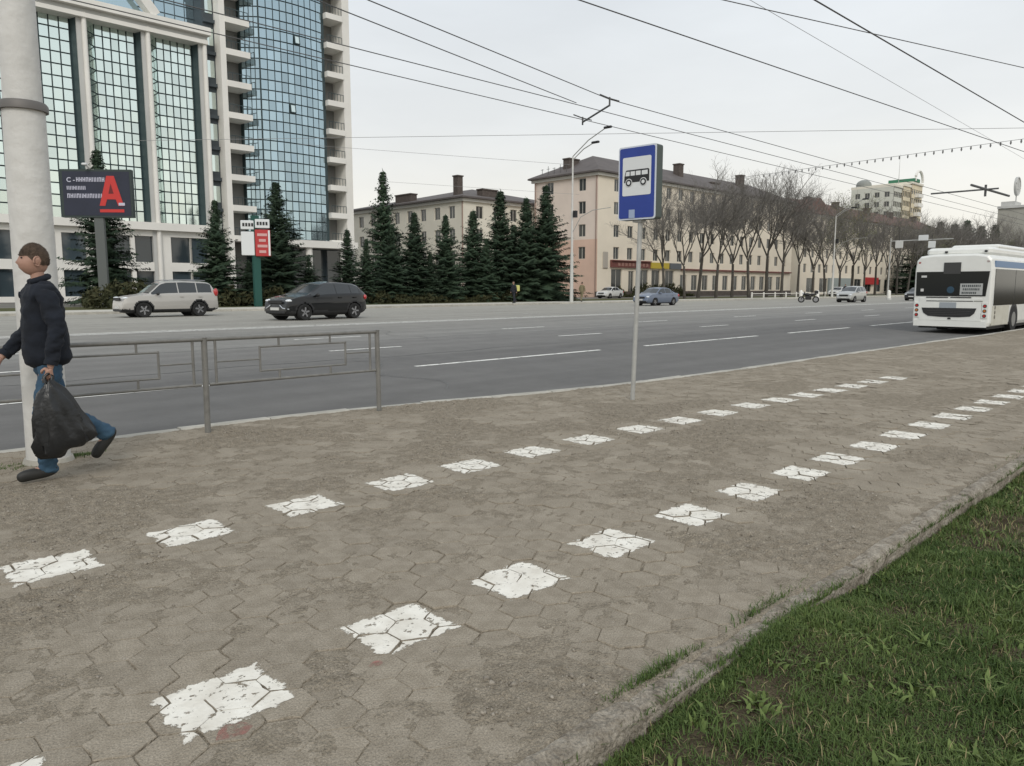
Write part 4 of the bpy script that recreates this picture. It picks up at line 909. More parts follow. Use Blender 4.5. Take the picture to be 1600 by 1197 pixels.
# ------------------------------------------------------------------ pedestrian guardrail
gr = thing('guardrail', 'grey steel pedestrian guardrail with rectangle pattern beside the road', 'railing', (0, 0, 0))
px_ = [-3.13, -1.04, 1.05, 3.15, 5.24]; gy = lambda x: 7.93 - .034 * (x + 1)
def bar(b, p, q, w=.024): b.tube([p, q], w / 2, 6)
for i, x in enumerate(px_):
    b = MB(); ln = random.uniform(-.01, .01) + (.012 if i == 3 else 0); b.tube([(x, gy(x), -.02), (x + ln, gy(x), .985)], .03, 10); po = b.build('post', M_rail, gr, True)
    b = MB(); b.tube([(x + ln, gy(x), .985), (x + ln, gy(x), .995)], .034, 10); b.build('post_cap', M_rail, po)
for i in range(4):
    x0, x1 = px_[i], px_[i + 1]; T = lambda u, z: (x0 + (x1 - x0) * u, gy(x0 + (x1 - x0) * u) - .005, z)
    zt, zb_ = .975, .505
    b = MB(); b.tube([T(.01, zt), T(1.0, zt)], .022, 8); b.build('top_rail', M_rail, gr, True)
    b = MB(); b.tube([T(.02, zb_), T(.98, zb_)], .016, 8); b.build('bottom_rail', M_rail, gr, True)
    for u in (.055, .945):
        b = MB(); bar(b, T(u, zb_), T(u, zt), .028); b.build('side_bar', M_rail, gr)
    u0, u1, v0, v1 = .285, .785, .605, .865
    b = MB(); bar(b, T(u0, v0), T(u1, v0)); bar(b, T(u0, v1), T(u1, v1)); bar(b, T(u0, v0 - .012), T(u0, v1 + .012)); bar(b, T(u1, v0 - .012), T(u1, v1 + .012)); b.build('centre_frame', M_rail, gr)
    for u in (.39, .69):
        b = MB(); bar(b, T(u, v1), T(u, zt)); b.build('stub', M_rail, gr); b = MB(); bar(b, T(u, zb_), T(u, v0)); b.build('stub', M_rail, gr)
    b = MB(); bar(b, T(.055, .735), T(u0, .735), .02); b.build('stub', M_rail, gr); b = MB(); bar(b, T(u1, .735), T(.945, .735), .02); b.build('stub', M_rail, gr)

# ------------------------------------------------------------------ bus stop sign
SX, SY = 8.25, 6.12
sg = thing('bus_stop_sign', 'blue bus stop sign with white panel and black bus on a thin grey post', 'sign', (SX, SY, -.01), R(4))
b = MB(); b.tube([(0, .0, 0), (.02, -.03, 1.5), (.04, -.06, 3.2)], .030, 12); b.build('post', M_galv, sg, True)
sc = Vector((.02, -.03, 2.87)); hw, hh = .285, .47
def rrect(w, h, r, n=4):
    out = []
    for cx, cy, a0 in ((w - r, h - r, 0), (-w + r, h - r, 90), (-w + r, -h + r, 180), (w - r, -h + r, 270)):
        for k in range(n + 1): a = R(a0 + 90 * k / n); out.append((cx + r * math.cos(a), cy + r * math.sin(a)))
    return out
def plate(name, w, h, r, d0, d1, m, par, oy=0, oz=0):
    b = MB(); b.prism([(sc.y + oy + a, sc.z + oz + c) for a, c in rrect(w, h, r)], sc.x + d0, sc.x + d1, 'x'); return b.build(name, m, par)
plate('box', hw, hh, .03, -.06, .09, M_signside, sg); plate('rim', hw, hh, .03, -.068, -.06, M_white_rim, sg); fc = plate('face', hw - .02, hh - .02, .025, -.073, -.068, M_blue, sg)
wp = plate('white_panel', .215, .245, .02, -.077, -.073, M_white, sg, 0, .085)
# bus pictogram: drawn in (y to the viewer's left = +y), facing left
def pic(poly, m, d=.004, name='pictogram', par=None, base=-.077):
    b = MB(); b.prism([(sc.y + a, sc.z + .085 + c) for a, c in poly], sc.x + base - d, sc.x + base, 'x'); return b.build(name, m, par)
pb = pic([(.19, -.075), (.185, .0), (.165, .075), (.15, .083), (-.175, .083), (-.19, .07), (-.19, -.075)], M_black, .003, 'pictogram_body', wp)
for a0, a1 in ((.168, .105), (.09, .025), (.01, -.062), (-.08, -.168)):
    pic([(a0, .01), (a0 - (.012 if a0 > .16 else 0), .064), (a1, .064), (a1, .01)], M_white, .002, 'pictogram_window', pb, -.080)
for cy in (.115, -.105):
    c = [(cy + .052 * math.cos(t), -.078 + .052 * math.sin(t)) for t in np.linspace(0, 2 * math.pi, 19)[:-1]]; wq = pic(c, M_white, .003, 'pictogram_wheel_arch', pb, -.080)
    c = [(cy + .044 * math.cos(t), -.080 + .044 * math.sin(t)) for t in np.linspace(0, 2 * math.pi, 19)[:-1]]; pic(c, M_black, .002, 'pictogram_tyre', pb, -.083)
    c = [(cy + .024 * math.cos(t), -.080 + .024 * math.sin(t)) for t in np.linspace(0, 2 * math.pi, 15)[:-1]]; pic(c, M_white, .002, 'pictogram_hub', pb, -.085)
b = MB(); b.box(sc.x - .078, sc.x - .073, sc.y + .02, sc.y + .11, sc.z - .45, sc.z - .34); b.build('sticker', mat('sticker', (.33, .40, .55), .6), sg)
b = MB(); b.box(sc.x - .03, sc.x + .07, sc.y - .06, sc.y + .08, sc.z - hh - .03, sc.z - hh); b.build('bracket', M_galv, sg)

# ------------------------------------------------------------------ bus
bz = -.125
bus = thing('city_bus', 'white low floor city bus seen from behind at the kerb', 'bus', (30.0, 8.45, bz), R(-.5))
BW = 1.25; BL = 11.6
prof = [(-BW + .04, .30), (-BW, .42), (-BW, 2.30), (-BW + .04, 2.62), (-BW + .16, 2.76), (-.7, 2.82), (.7, 2.82), (BW - .16, 2.76), (BW - .04, 2.62), (BW, 2.30), (BW, .42), (BW - .04, .30)]
wx = (3.05, 8.6)
def busring(x, s, dz=0): return [(x, a * s, z if z < .5 else z - dz) for a, z in prof]
b = MB(); rings = [(0.05, .965, .03), (0.0, .955, .06)]; xs_ = [(.0, .955, .08), (.05, .985, .02), (.16, 1, 0), (BL - .2, 1, 0), (BL, .95, .1)]
v = []; 
for x, s, dz in xs_: v += busring(x, s, dz)
k = len(prof); f = [tuple(range(k)), tuple(range((len(xs_) - 1) * k, len(xs_) * k))] + [(i * k + j, i * k + (j + 1) % k, (i + 1) * k + (j + 1) % k, (i + 1) * k + j) for i in range(len(xs_) - 1) for j in range(k)]
b.add(v, f); b.build('body', M_busw, bus)
RX = -.012
def rear(name, poly, m, d=.02, par=None, x=0.0): b = MB(); b.prism(poly, x - d, x + .01, 'x'); return b.build(name, m, par or bus)
rw = rear('rear_window', [(1.15, 1.34), (-1.08, 1.34), (-1.16, 2.2), (1.17, 2.2)], M_busglass)
rear('route_display', [(.28, 2.12), (-.26, 2.12), (-.26, 2.52), (.28, 2.52)], mat('display', (.045, .045, .045), .3), .026, rw)
# sheet behind the glass with three lines of lettering
st = rear('paper_notice', [(-.28, 1.38), (-.98, 1.38), (-.98, 1.78), (-.28, 1.78)], mat('notice', (.42, .43, .42), .7), .026, rw)
for j, (yy0, n_) in enumerate(((1.66, 10), (1.54, 9), (1.42, 8))):
    for q in range(n_):
        a = -.34 - .06 * q - (.03 if j == 1 else 0); wd = random.uniform(.03, .045); b = MB(); hgt = .075 if j < 2 else .07
        b.prism([(a, yy0), (a - wd, yy0), (a - wd, yy0 + hgt), (a, yy0 + hgt)], -.03, -.026, 'x'); b.build('letter', mat('notice_ink', (.06, .07, .07), .7), st)
rear('blue_sticker', [(.02 + .12 * math.cos(t), 1.56 + .12 * math.sin(t)) for t in np.linspace(0, 6.28, 17)[:-1]], mat('glass_sticker', (.02, .06, .10), .4), .024, rw)
rear('white_sticker', [(1.0, 2.0), (.82, 2.0), (.82, 2.07), (1.0, 2.07)], M_plate, .024, rw); rear('white_sticker', [(1.0, 1.5), (.9, 1.5), (.9, 1.6), (1.0, 1.6)], M_plate, .024, rw)
rear('engine_hatch', [(1.0, .48), (-.98, .48), (-.98, 1.26), (1.0, 1.26)], M_busw, .03)
for z_, a0, a1 in ((1.28, .8, .08), (1.28, .0, -.65), (1.15, .78, -.72)): rear('slot', [(a0, z_), (a1, z_), (a1, z_ + .028), (a0, z_ + .028)], M_dark, .036)
rear('slot', [(-.74, 1.15), (-1.0, 1.15), (-1.0, 1.185), (-.74, 1.185)], mat('slot_grey', (.25, .25, .22), .6), .036)
rear('number_panel', [(.34, .92), (-.2, .92), (-.2, 1.12), (.34, 1.12)], mat('number_panel', (.32, .35, .38), .5), .04)
gl = rear('grille', [(.92, .92), (.86, .74), (.7, .63), (.3, .60), (-.3, .60), (-.66, .63), (-.78, .74), (-.84, .92)], M_dark, .045)
for q in range(4): rear('slat', [(.78 - .05 * q, .87 - .065 * q), (-.72 + .05 * q, .87 - .065 * q), (-.72 + .05 * q, .885 - .065 * q), (.78 - .05 * q, .885 - .065 * q)], mat('slat', (.05, .05, .05), .5), .052, gl)
rear('emblem', [(.06, .52), (-.06, .52), (-.04, .58), (.04, .58)], M_dark, .045)
rear('number_plate', [(.36, .33), (-.22, .33), (-.22, .43), (.36, .43)], M_plate, .04)
for q in range(6): rear('plate_digit', [(.3 - .09 * q, .345), (.24 - .09 * q, .345), (.24 - .09 * q, .415), (.3 - .09 * q, .415)], M_dark, .043)
rear('bumper', [(1.17, .26), (-1.17, .26), (-1.17, .47), (1.17, .47)], M_busw, .05)
for sy in (1.09, -1.09):
    pn = rear('lamp_panel', [(sy + .09, .58), (sy - .09, .58), (sy - .09, 1.12), (sy + .09, 1.12)], M_busw, .03)
    for z_, m in ((1.0, M_lampr), (.83, M_lampo), (.66, M_lampr)):
        c = [(sy + .062 * math.cos(t), z_ + .062 * math.sin(t)) for t in np.linspace(0, 6.28, 17)[:-1]]; la = rear('lamp_bezel', c, M_dark, .04, pn)
        c = [(sy + .04 * math.cos(t), z_ + .04 * math.sin(t)) for t in np.linspace(0, 6.28, 15)[:-1]]; rear('tail_lamp', c, m, .05, pn)
    rear('marker_lamp', [(sy + .04, 2.5), (sy - .04, 2.5), (sy - .04, 2.56), (sy + .04, 2.56)], M_lampr, .0)
# side facing the kerb (right side of the bus)
b = MB(); b.box(.25, BL - .2, -BW - .008, -BW + .02, 2.34, 2.56); b.build('blue_band', M_busblue, bus)
b = MB(); b.box(.25, BL - .2, BW - .02, BW + .008, 2.34, 2.56); b.build('blue_band', M_busblue, bus)
for s_ in (-1, 1):
    for a0, a1 in ((.32, 2.9), (2.96, 5.2), (5.26, 7.6), (7.66, 9.8), (9.86, 11.2)):
        b = MB(); y0, y1 = sorted((s_ * (BW + .012), s_ * (BW - .02))); b.box(a0, a1, y0, y1, 1.02, 2.28); b.build('side_window', M_busglass, bus)
    for a0 in (5.3,):
        b = MB(); y0, y1 = sorted((s_ * (BW + .016), s_ * (BW - .02)));
        if s_ < 0: b.box(a0, a0 + 1.25, y0, y1, .32, 2.2); b.build('door', M_busglass, bus)
    for x in wx:
        c = [(x + .60 * math.cos(t), .48 + .60 * math.sin(t)) for t in np.linspace(-.25, math.pi + .25, 18)]; b = MB(); y0, y1 = sorted((s_ * (BW + .006), s_ * (BW - .3))); b.prism([(p, max(q, .28)) for p, q in c], y0, y1, 'y'); b.build('wheel_arch', M_dark, bus)
        b = MB(); y0, y1 = sorted((s_ * (BW + .012), s_ * (BW - .28))); b.disc((x, .48), .48, (y0, y1), 'y', 26); wl = b.build('wheel', M_rubber, bus); b = MB(); y0, y1 = sorted((s_ * (BW + .02), s_ * (BW))); b.disc((x, .48), .27, (y0, y1), 'y', 20); b.build('rim', mat('steel_rim', (.26, .26, .25), .5, metal=.4), wl)
    if s_ < 0:
        for z_ in (.62, .78, .94): b = MB(); b.disc((.55, z_), .07, (-BW - .014, -BW), 'y', 14); b.build('vent', mat('vent_grey', (.16, .15, .12), .7), bus)
        b = MB(); b.box(.2, 2.35, -BW - .006, -BW + .01, .33, 1.0); b.build('engine_panel', M_busdirt, bus)
b = MB(); b.bbox(.35, 9.5, -1.08, 1.0, 2.76, 3.05, .09); b.build('roof_fairing', M_busw, bus)
b = MB(); b.bbox(1.5, 7.5, -1.02, .55, 3.0, 3.18, .07); b.build('gas_tank_cover', M_busw, bus)
b = MB(); b.bbox(.4, 1.3, -.9, .9, 2.8, 2.98, .05); b.build('roof_unit', M_busw, bus)
for a in (.3, -.95): b = MB(); b.box(.3, .36, a, a + .08, 2.86, 2.93); b.build('roof_marker', M_dark, bus)
b = MB(); b.box(.3, BL - .5, -1.1, 1.1, .18, .34); b.build('underbody', M_dark, bus)

# ------------------------------------------------------------------ cars
def lathe(prof, y_sign, n=24):
    b = MB(); k = len(prof); v = []
    for i in range(n):
        t = 2 * math.pi * i / n
        for r_, y_ in prof: v.append((r_ * math.cos(t), y_, r_ * math.sin(t)))
    b.add(v, [(i * k + j, i * k + j + 1, ((i + 1) % n) * k + j + 1, ((i + 1) % n) * k + j) for i in range(n) for j in range(k - 1)]); return b
_wh = {}
def wheel(root, x, y, r, side):
    key = (round(r, 3), side)
    if key not in _wh:
        w = .2; s = side
        t = lathe([(r * .62, -s * w * .0), (r * .66, s * .01), (r * .93, s * .015), (r, -s * .03), (r, -s * (w - .03)), (r * .9, -s * w), (r * .5, -s * w)], s).mesh('wheel', M_rubber, True)
        d = lathe([(.0, -s * .03), (r * .16, -s * .02), (r * .2, -s * .06), (r * .6, -s * .07), (r * .64, -s * .01), (r * .66, -s * .0)], s); q = MB(); q.add(d.v, d.f)
        b = MB()
        for k in range(5):
            a = 2 * math.pi * k / 5 + .3; M = Matrix.Rotation(-a, 4, 'Y'); y0, y1 = sorted((-s * .005, -s * .05)); b.box(r * .08, r * .62, y0, y1, -r * .10, r * .10, M)
        _wh[key] = (t, q.mesh('rim', mat('rim_dark', (.05, .05, .05), .5), True), b.mesh('spokes', M_alloy))
    a, d, sp_ = _wh[key]; o = obj('wheel', a, root, (x, y, r)); o.rotation_euler = (0, random.random() * 6, 0); rm = obj('rim', d, o); obj('spokes', sp_, o)
def car(name, label, L, Wd, prof, belt, wxs, wr, paint, loc, rz, wsx, rsx, pillars, sidex, zs=.2, clad=.0, cat='car', tint=M_cglass, group=None):
    """prof: roof line (x, z) rear to front; wsx / rsx: x range of windscreen and rear screen; sidex: x range of side glass"""
    root = thing(name, label, cat, loc, rz, group); px = [p[0] for p in prof]; pz = [p[1] for p in prof]
    x = np.unique(np.concatenate([np.linspace(-L / 2, L / 2, 96), np.linspace(-L / 2, -L / 2 + .12, 6), np.linspace(L / 2 - .12, L / 2, 6)])); zt = np.interp(x, px, pz)
    ker = np.array([1, 2, 3, 2, 1.]) / 9; zi = zt.copy(); zi[2:-2] = np.convolve(zt, ker, 'valid'); zt = zi
    u = np.abs(2 * x / L); w = Wd / 2 * (1 - .05 * u ** 2 - .17 * u ** 9); zsx = zs + .10 * np.clip((u - .86) / .14, 0, 1)
    zb = np.minimum(np.interp(x, [-L / 2, L / 2], belt), zt - .03); segn = [2, 2, 3, 4, 5, 8, 3, 8]; ringv = []
    gh = np.clip(zt - zb, 0, 2)
    ctrl = []
    wr_ = w * .965 - .34 * gh - .02
    ctrl = [(0 * w, zsx), (w * .86, zsx), (w * .955, zsx + .07), (w * .995, zsx + .32 * (zb - zsx)), (w * 1.0, zsx + .62 * (zb - zsx)), (w * .965, zb), (wr_, zt - .07 * np.clip(gh * 4, .2, 1)), (wr_ - .07, zt - .018), (0 * w, zt + .025)]
    Ys, Zs = [], []
    for s in range(8):
        for k in range(segn[s]): t = k / segn[s]; Ys.append(ctrl[s][0] * (1 - t) + ctrl[s + 1][0] * t); Zs.append(ctrl[s][1] * (1 - t) + ctrl[s + 1][1] * t)
    Ys.append(ctrl[8][0]); Zs.append(ctrl[8][1]); nh = len(Ys); segid = sum([[s] * segn[s] for s in range(8)], [])
    V = []; 
    for i in range(len(x)):
        for k in range(nh): V.append((x[i], Ys[k][i], Zs[k][i]))
        for k in range(nh): V.append((x[i], -Ys[k][i], Zs[k][i]))
    G = {}
    for i in range(len(x) - 1):
        xc = (x[i] + x[i + 1]) / 2; zt_, zb_ = (zt[i] + zt[i + 1]) / 2, (zb[i] + zb[i + 1]) / 2
        for sgn in (0, 1):
            for k in range(nh - 1):
                a = i * 2 * nh + sgn * nh + k; q = (a, a + 2 * nh, a + 2 * nh + 1, a + 1) if sgn == 0 else (a, a + 1, a + 2 * nh + 1, a + 2 * nh); sid = segid[k]; zc = (Zs[k][i] + Zs[k + 1][i]) / 2
                key = 'body'
                if 1 <= sid <= 4 and any((xc - wx_) ** 2 + (zc - wr) ** 2 < (wr * 1.14) ** 2 for wx_ in wxs): continue
                if sid == 0: key = 'underbody'
                elif sid <= 2 and zc < zs + .02 + clad: key = 'sill'
                elif clad and sid <= 4 and any((xc - wx_) ** 2 + (zc - wr) ** 2 < (wr * 1.14 + .07) ** 2 for wx_ in wxs): key = 'sill'
                elif sid == 5 and zt_ - zb_ > .16 and sidex[0] < xc < sidex[1] and segid[k - 1] == 5 and zc > zb_ + .03:
                    if not any(abs(xc - p) < .035 for p in pillars): key = 'side_window', sgn, sum(xc > p for p in pillars)
                elif sid >= 6 and wsx[0] < xc < wsx[1] and (sid == 7): key = 'windscreen'
                elif sid >= 6 and rsx[0] < xc < rsx[1] and (sid == 7): key = 'rear_screen'
                G.setdefault(key, []).append(q)
    for e_ in (0, len(x) - 1):
        G['body'].append(tuple([e_ * 2 * nh + k for k in range(nh)] + [e_ * 2 * nh + nh + k for k in reversed(range(nh - 1))]))
    for key, fs in G.items():
        nm = key if isinstance(key, str) else key[0]; used = sorted({i for f_ in fs for i in f_}); mp_ = {i: j for j, i in enumerate(used)}
        b = MB(); b.add([V[i] for i in used], [tuple(mp_[i] for i in f_) for f_ in fs]); b.build(nm, {'body': paint, 'underbody': M_dark, 'sill': M_dark}.get(nm, tint), root, True)
    for wx_ in wxs:
        for s in (-1, 1):
            wheel(root, wx_, s * (Wd / 2 - .015), wr, s); b = MB(); y0, y1 = sorted((s * (Wd / 2 - .28), s * (Wd / 2 - .23))); b.disc((wx_, wr + .03), wr * 1.2, (y0, y1), 'y', 20); b.build('wheel_well', M_dark, root)
    b = MB(); b.box(-L / 2 + .3, L / 2 - .3, -Wd / 2 + .24, Wd / 2 - .24, zs - .04, .62); b.build('chassis', M_dark, root)
    for s in (-1, 1):
        b = MB(); mxx = sidex[1] - .28; b.ell((mxx, s * (Wd / 2 + .06), belt[1] + .08), (.07, .11, .075), 10, 6); b.build('mirror', M_dark if clad else paint, root, True)
        for p in pillars[:2]:
            b = MB(); y0, y1 = sorted((s * (Wd / 2 - .005), s * (Wd / 2 + .015))); b.box(p - .22, p - .05, y0, y1, belt[0] - .17, belt[0] - .13); b.build('door_handle', paint, root)
    return root
def lamps(root, L, Wd, zh, zr, lampcol=M_lampw, hs=(.15, .15, .065), rs=(.09, .12, .12)):
    for s in (-1, 1):
        b = MB(); b.ell((L / 2 - .20, s * (Wd / 2 - .25), zh), hs, 12, 8); b.build('headlight', lampcol, root, True)
        b = MB(); b.ell((-L / 2 + .12, s * (Wd / 2 - .17), zr), rs, 12, 8); b.build('tail_lamp', M_lampr, root, True)
        b = MB(); b.ell((L / 2 - .08, s * (Wd / 2 - .32), .42), (.06, .10, .05), 10, 6); b.build('fog_lamp', M_lampw, root, True)
    b = MB(); b.bbox(L / 2 - .06, L / 2 + .02, -.42, .42, zh - .12, zh + .02, .015); b.build('grille', M_dark, root)
    b = MB(); b.box(L / 2 - .02, L / 2 + .03, -.26, .26, .42, .53); b.build('number_plate', M_plate, root)
    b = MB(); b.box(-L / 2 - .025, -L / 2 + .02, -.26, .26, .62, .73); b.build('number_plate', M_plate, root)
    b = MB(); b.bbox(L / 2 - .1, L / 2 + .015, -.6, .6, .28, .40, .02); b.build('lower_intake', M_dark, root)
pr_hatch = [(-2.085, .52), (-2.07, .93), (-2.0, 1.10), (-1.66, 1.43), (-1.35, 1.52), (-.6, 1.57), (.0, 1.555), (.33, 1.48), (1.08, 1.05), (1.6, .955), (1.92, .86), (2.04, .70), (2.085, .45)]
M_cblack = mat('black_car_paint', (.004, .0045, .005), .35, coat=.8, spec=.2)
M_csilver = mat('silver_paint', (.42, .42, .40), .3, metal=.4, coat=.5)
M_cbeige = mat('pale_silver_paint', (.47, .45, .42), .35, metal=.3, coat=.4)
M_cblue = mat('slate_blue_paint', (.14, .17, .23), .35, metal=.3, coat=.4)
M_cwhite = mat('white_car_paint', (.66, .66, .64), .3, coat=.4)
PI = math.pi
zr_ = lambda y: float(road_z(y))
c = car('black_hatchback', 'black raised hatchback with pale headlamps driving past the tower', 4.17, 1.78, pr_hatch, (1.06, .95), (-1.29, 1.30), .335, M_cblack, (17.75, 30.9, zr_(30.9)), PI + .16, (.36, 1.06), (-1.98, -1.62), [-.35, -1.15], (-1.62, 1.0), zs=.22, clad=.14)
lamps(c, 4.17, 1.78, .80, .92); c.scale = (1.09, 1.09, 1.06)
for s in (-1, 1):
    b = MB(); b.tube([(2.06, s * .30, .62), (2.09, s * .50, .50), (2.0, s * .78, .46)], .028, 6); b.build('chrome_trim', M_chrome, c)
b = MB(); b.ell((2.06, 0, .76), (.02, .07, .05), 10, 6); b.build('badge', M_chrome, c)
pr_suv = [(-2.3, .55), (-2.28, 1.0), (-2.2, 1.2), (-2.02, 1.6), (-1.8, 1.70), (-.6, 1.745), (.2, 1.72), (.5, 1.64), (1.12, 1.12), (1.7, 1.05), (2.1, .97), (2.26, .78), (2.3, .5)]
c = car('silver_crossover', 'boxy pale silver crossover with red tail lamps, half hidden by the walking man', 4.6, 1.8, pr_suv, (1.12, 1.04), (-1.28, 1.36), .36, M_cbeige, (14.05, 39.0, zr_(39.0)), PI, (.52, 1.1), (-2.2, -2.03), [-.30, -1.2], (-1.95, 1.0), zs=.25, clad=.13)
lamps(c, 4.6, 1.8, .92, 1.18, rs=(.12, .10, .20))
for s in (-1, 1):
    b = MB(); b.tube([(-1.7, s * .62, 1.76), (-1.0, s * .63, 1.80), (.0, s * .63, 1.79), (.3, s * .62, 1.74)], .022, 6); b.build('roof_bar', M_alloy, c)
pr_sedan = [(-2.2, .5), (-2.18, .88), (-2.05, .98), (-1.55, 1.02), (-.95, 1.36), (-.5, 1.44), (.1, 1.44), (.4, 1.37), (1.05, .98), (1.6, .90), (2.0, .78), (2.17, .62), (2.2, .42)]
def sedan(label, m, X, Y, rz, sc_=1., z=None):
    c = car('sedan', label, 4.4, 1.72, pr_sedan, (.96, .90), (-1.25, 1.3), .31, m, (X, Y, zr_(Y) if z is None else z), rz, (.42, 1.03), (-1.52, -.98), [-.15, -.95], (-1.2, .95)); lamps(c, 4.4, 1.72, .70, .80); c.scale = (sc_,) * 3; return c
sedan('slate blue sedan driving with lit headlamps past the pink block', M_cblue, 51.3, 35.9, PI)
sedan('white sedan parked at the foot of the pink block', M_cwhite, 77, 61.0, PI + .12, z=.2)
sedan('white sedan parked before the red shopfront of the cream block', M_cwhite, 116, 48.0, PI, z=.22)
p = atz(1424, 470, .1); sedan('dark car passing beyond the city bus', M_cblack, p.x + 2, p.y, PI)
pr_van = [(-1.95, .5), (-1.94, 1.05), (-1.85, 1.25), (-1.7, 1.50), (-1.4, 1.56), (-.2, 1.57), (.2, 1.50), (1.05, 1.05), (1.55, .93), (1.85, .78), (1.95, .45)]
c = car('silver_minivan', 'pale silver hatchback coming along the far carriageway by the bare trees', 3.9, 1.7, pr_van, (1.02, .94), (-1.2, 1.22), .3, M_csilver, (76.3, 30.3, zr_(30.3)), PI, (.22, 1.02), (-1.85, -1.72), [-.3, -1.1], (-1.6, .95)); lamps(c, 3.9, 1.7, .74, .95)

# ------------------------------------------------------------------ motorcycle
p = atz(1263, 473, .1); mc = thing('motorcycle', 'small dark motorcycle standing in the far carriageway', 'motorcycle', (p.x, p.y, .1), R(110))
for x in (-.65, .65):
    b = lathe([(.2, -.04), (.29, -.05), (.31, 0), (.29, .05), (.2, .04), (.2, -.04)], 1); o = b.build('wheel', M_rubber, mc, True, loc=(x, 0, .31)); b = MB(); b.disc((0, 0), .2, (-.02, .02), 'y', 14); b.build('rim', M_alloy, o)
b = MB(); b.tube([(.65, 0, .31), (.48, 0, .75), (.36, 0, 1.0)], .045, 8); b.build('fork', M_dark, mc)
b = MB(); b.ell((.15, 0, .78), (.3, .16, .14), 12, 8); b.build('tank', M_black, mc, True); b = MB(); b.ell((-.35, 0, .78), (.38, .14, .08), 12, 8); b.build('seat', M_dark, mc, True)
b = MB(); b.bbox(-.25, .3, -.15, .15, .28, .66, .05); b.build('engine', M_dark, mc); b = MB(); b.tube([(.36, -.36, 1.05), (.38, 0, 1.0), (.36, .36, 1.05)], .02, 6); b.build('handlebar', M_dark, mc)
b = MB(); b.bbox(-.85, -.5, -.2, .2, .85, 1.15, .04); b.build('top_box', M_dark, mc); b = MB(); b.ell((.52, 0, .9), (.09, .1, .1), 10, 8); b.build('headlamp', M_lampw, mc, True)

# ------------------------------------------------------------------ people
def skin(pts, rad, edges, m, root=0, sub=2, name='skin', fold=0.):
    me = bpy.data.meshes.new(name); me.from_pydata(pts, edges, []); o = bpy.data.objects.new(name, me); C.objects.link(o)
    s = o.modifiers.new('s', 'SKIN'); s.use_smooth_shade = True; s.branch_smoothing = .3
    if not me.skin_vertices: me.skin_vertices.new() if hasattr(me.skin_vertices, 'new') else None
    for i, d in enumerate(me.skin_vertices[0].data):
        r_ = rad[i]; d.radius = r_ if isinstance(r_, tuple) else (r_, r_); d.use_root = (i == root)
    q = o.modifiers.new('u', 'SUBSURF'); q.levels = sub; q.render_levels = sub
    dg = bpy.context.evaluated_depsgraph_get(); dg.update(); r = bpy.data.meshes.new_from_object(o.evaluated_get(dg)); bpy.data.objects.remove(o); bpy.data.meshes.remove(me)
    r.materials.clear(); r.materials.append(m); r.polygons.foreach_set('use_smooth', [True] * len(r.polygons)); r.name = name
    if fold:
        nv = [v_.normal.copy() for v_ in r.vertices]
        for v_, n_ in zip(r.vertices, nv):
            c_ = v_.co; w_ = mnoise.noise((c_.x * 9 + 3, c_.y * 9, c_.z * 17 + 6 * c_.x)) + .6 * mnoise.noise((c_.x * 22, c_.y * 22, c_.z * 34)); v_.co = c_ + n_ * fold * w_
    return r
def chain(lst):
    """lst of chains; each chain = [(key or None, pos, rad)...]; shared keys join"""
    P_, Rr, E_, K = [], [], [], {}
    for ch in lst:
        prev = None
        for key, pos, rad in ch:
            if key in K: i = K[key]
            else:
                i = len(P_); P_.append(tuple(pos)); Rr.append(rad); 
                if key: K[key] = i
            if prev is not None and prev != i: E_.append((prev, i))
            prev = i
    return P_, Rr, E_
def head_mesh(b, c, yaw=0, s=1.):
    n, m = 22, 18; v = []; c = Vector(c)
    for i in range(m + 1):
        t = math.pi * i / m
        for k in range(n):
            w = 2 * math.pi * k / n; d = Vector((math.sin(t) * math.cos(w), math.sin(t) * math.sin(w), math.cos(t))); r = Vector((.098 * d.x, .077 * d.y, .122 * d.z))
            if d.x > 0:
                if -.75 < d.z < -.1: r.x += .012 * d.x
                nz_ = math.exp(-((d.y) / .16) ** 2 - ((d.z + .12) / .17) ** 2); r.x += .017 * nz_
                r.x -= .010 * math.exp(-((abs(d.y) - .38) / .16) ** 2 - ((d.z - .12) / .12) ** 2)          # eye sockets
                r.x += .008 * math.exp(-((d.y) / .3) ** 2 - ((d.z + .48) / .07) ** 2); r.x += .012 * math.exp(-((d.y) / .3) ** 2 - ((d.z + .8) / .14) ** 2)
            else: r.x *= 1.04
            e_ = math.exp(-((abs(d.y) - 1) / .12) ** 2 - ((d.z + .02) / .22) ** 2 - ((d.x + .08) / .2) ** 2); r.y += .022 * e_ * (1 if d.y > 0 else -1)
            v.append(c + Matrix.Rotation(yaw, 3, 'Z') @ (r * s))
    b.add(v, [(i * n + k, (i + 1) * n + k, (i + 1) * n + (k + 1) % n, i * n + (k + 1) % n) for i in range(m) for k in range(n)])
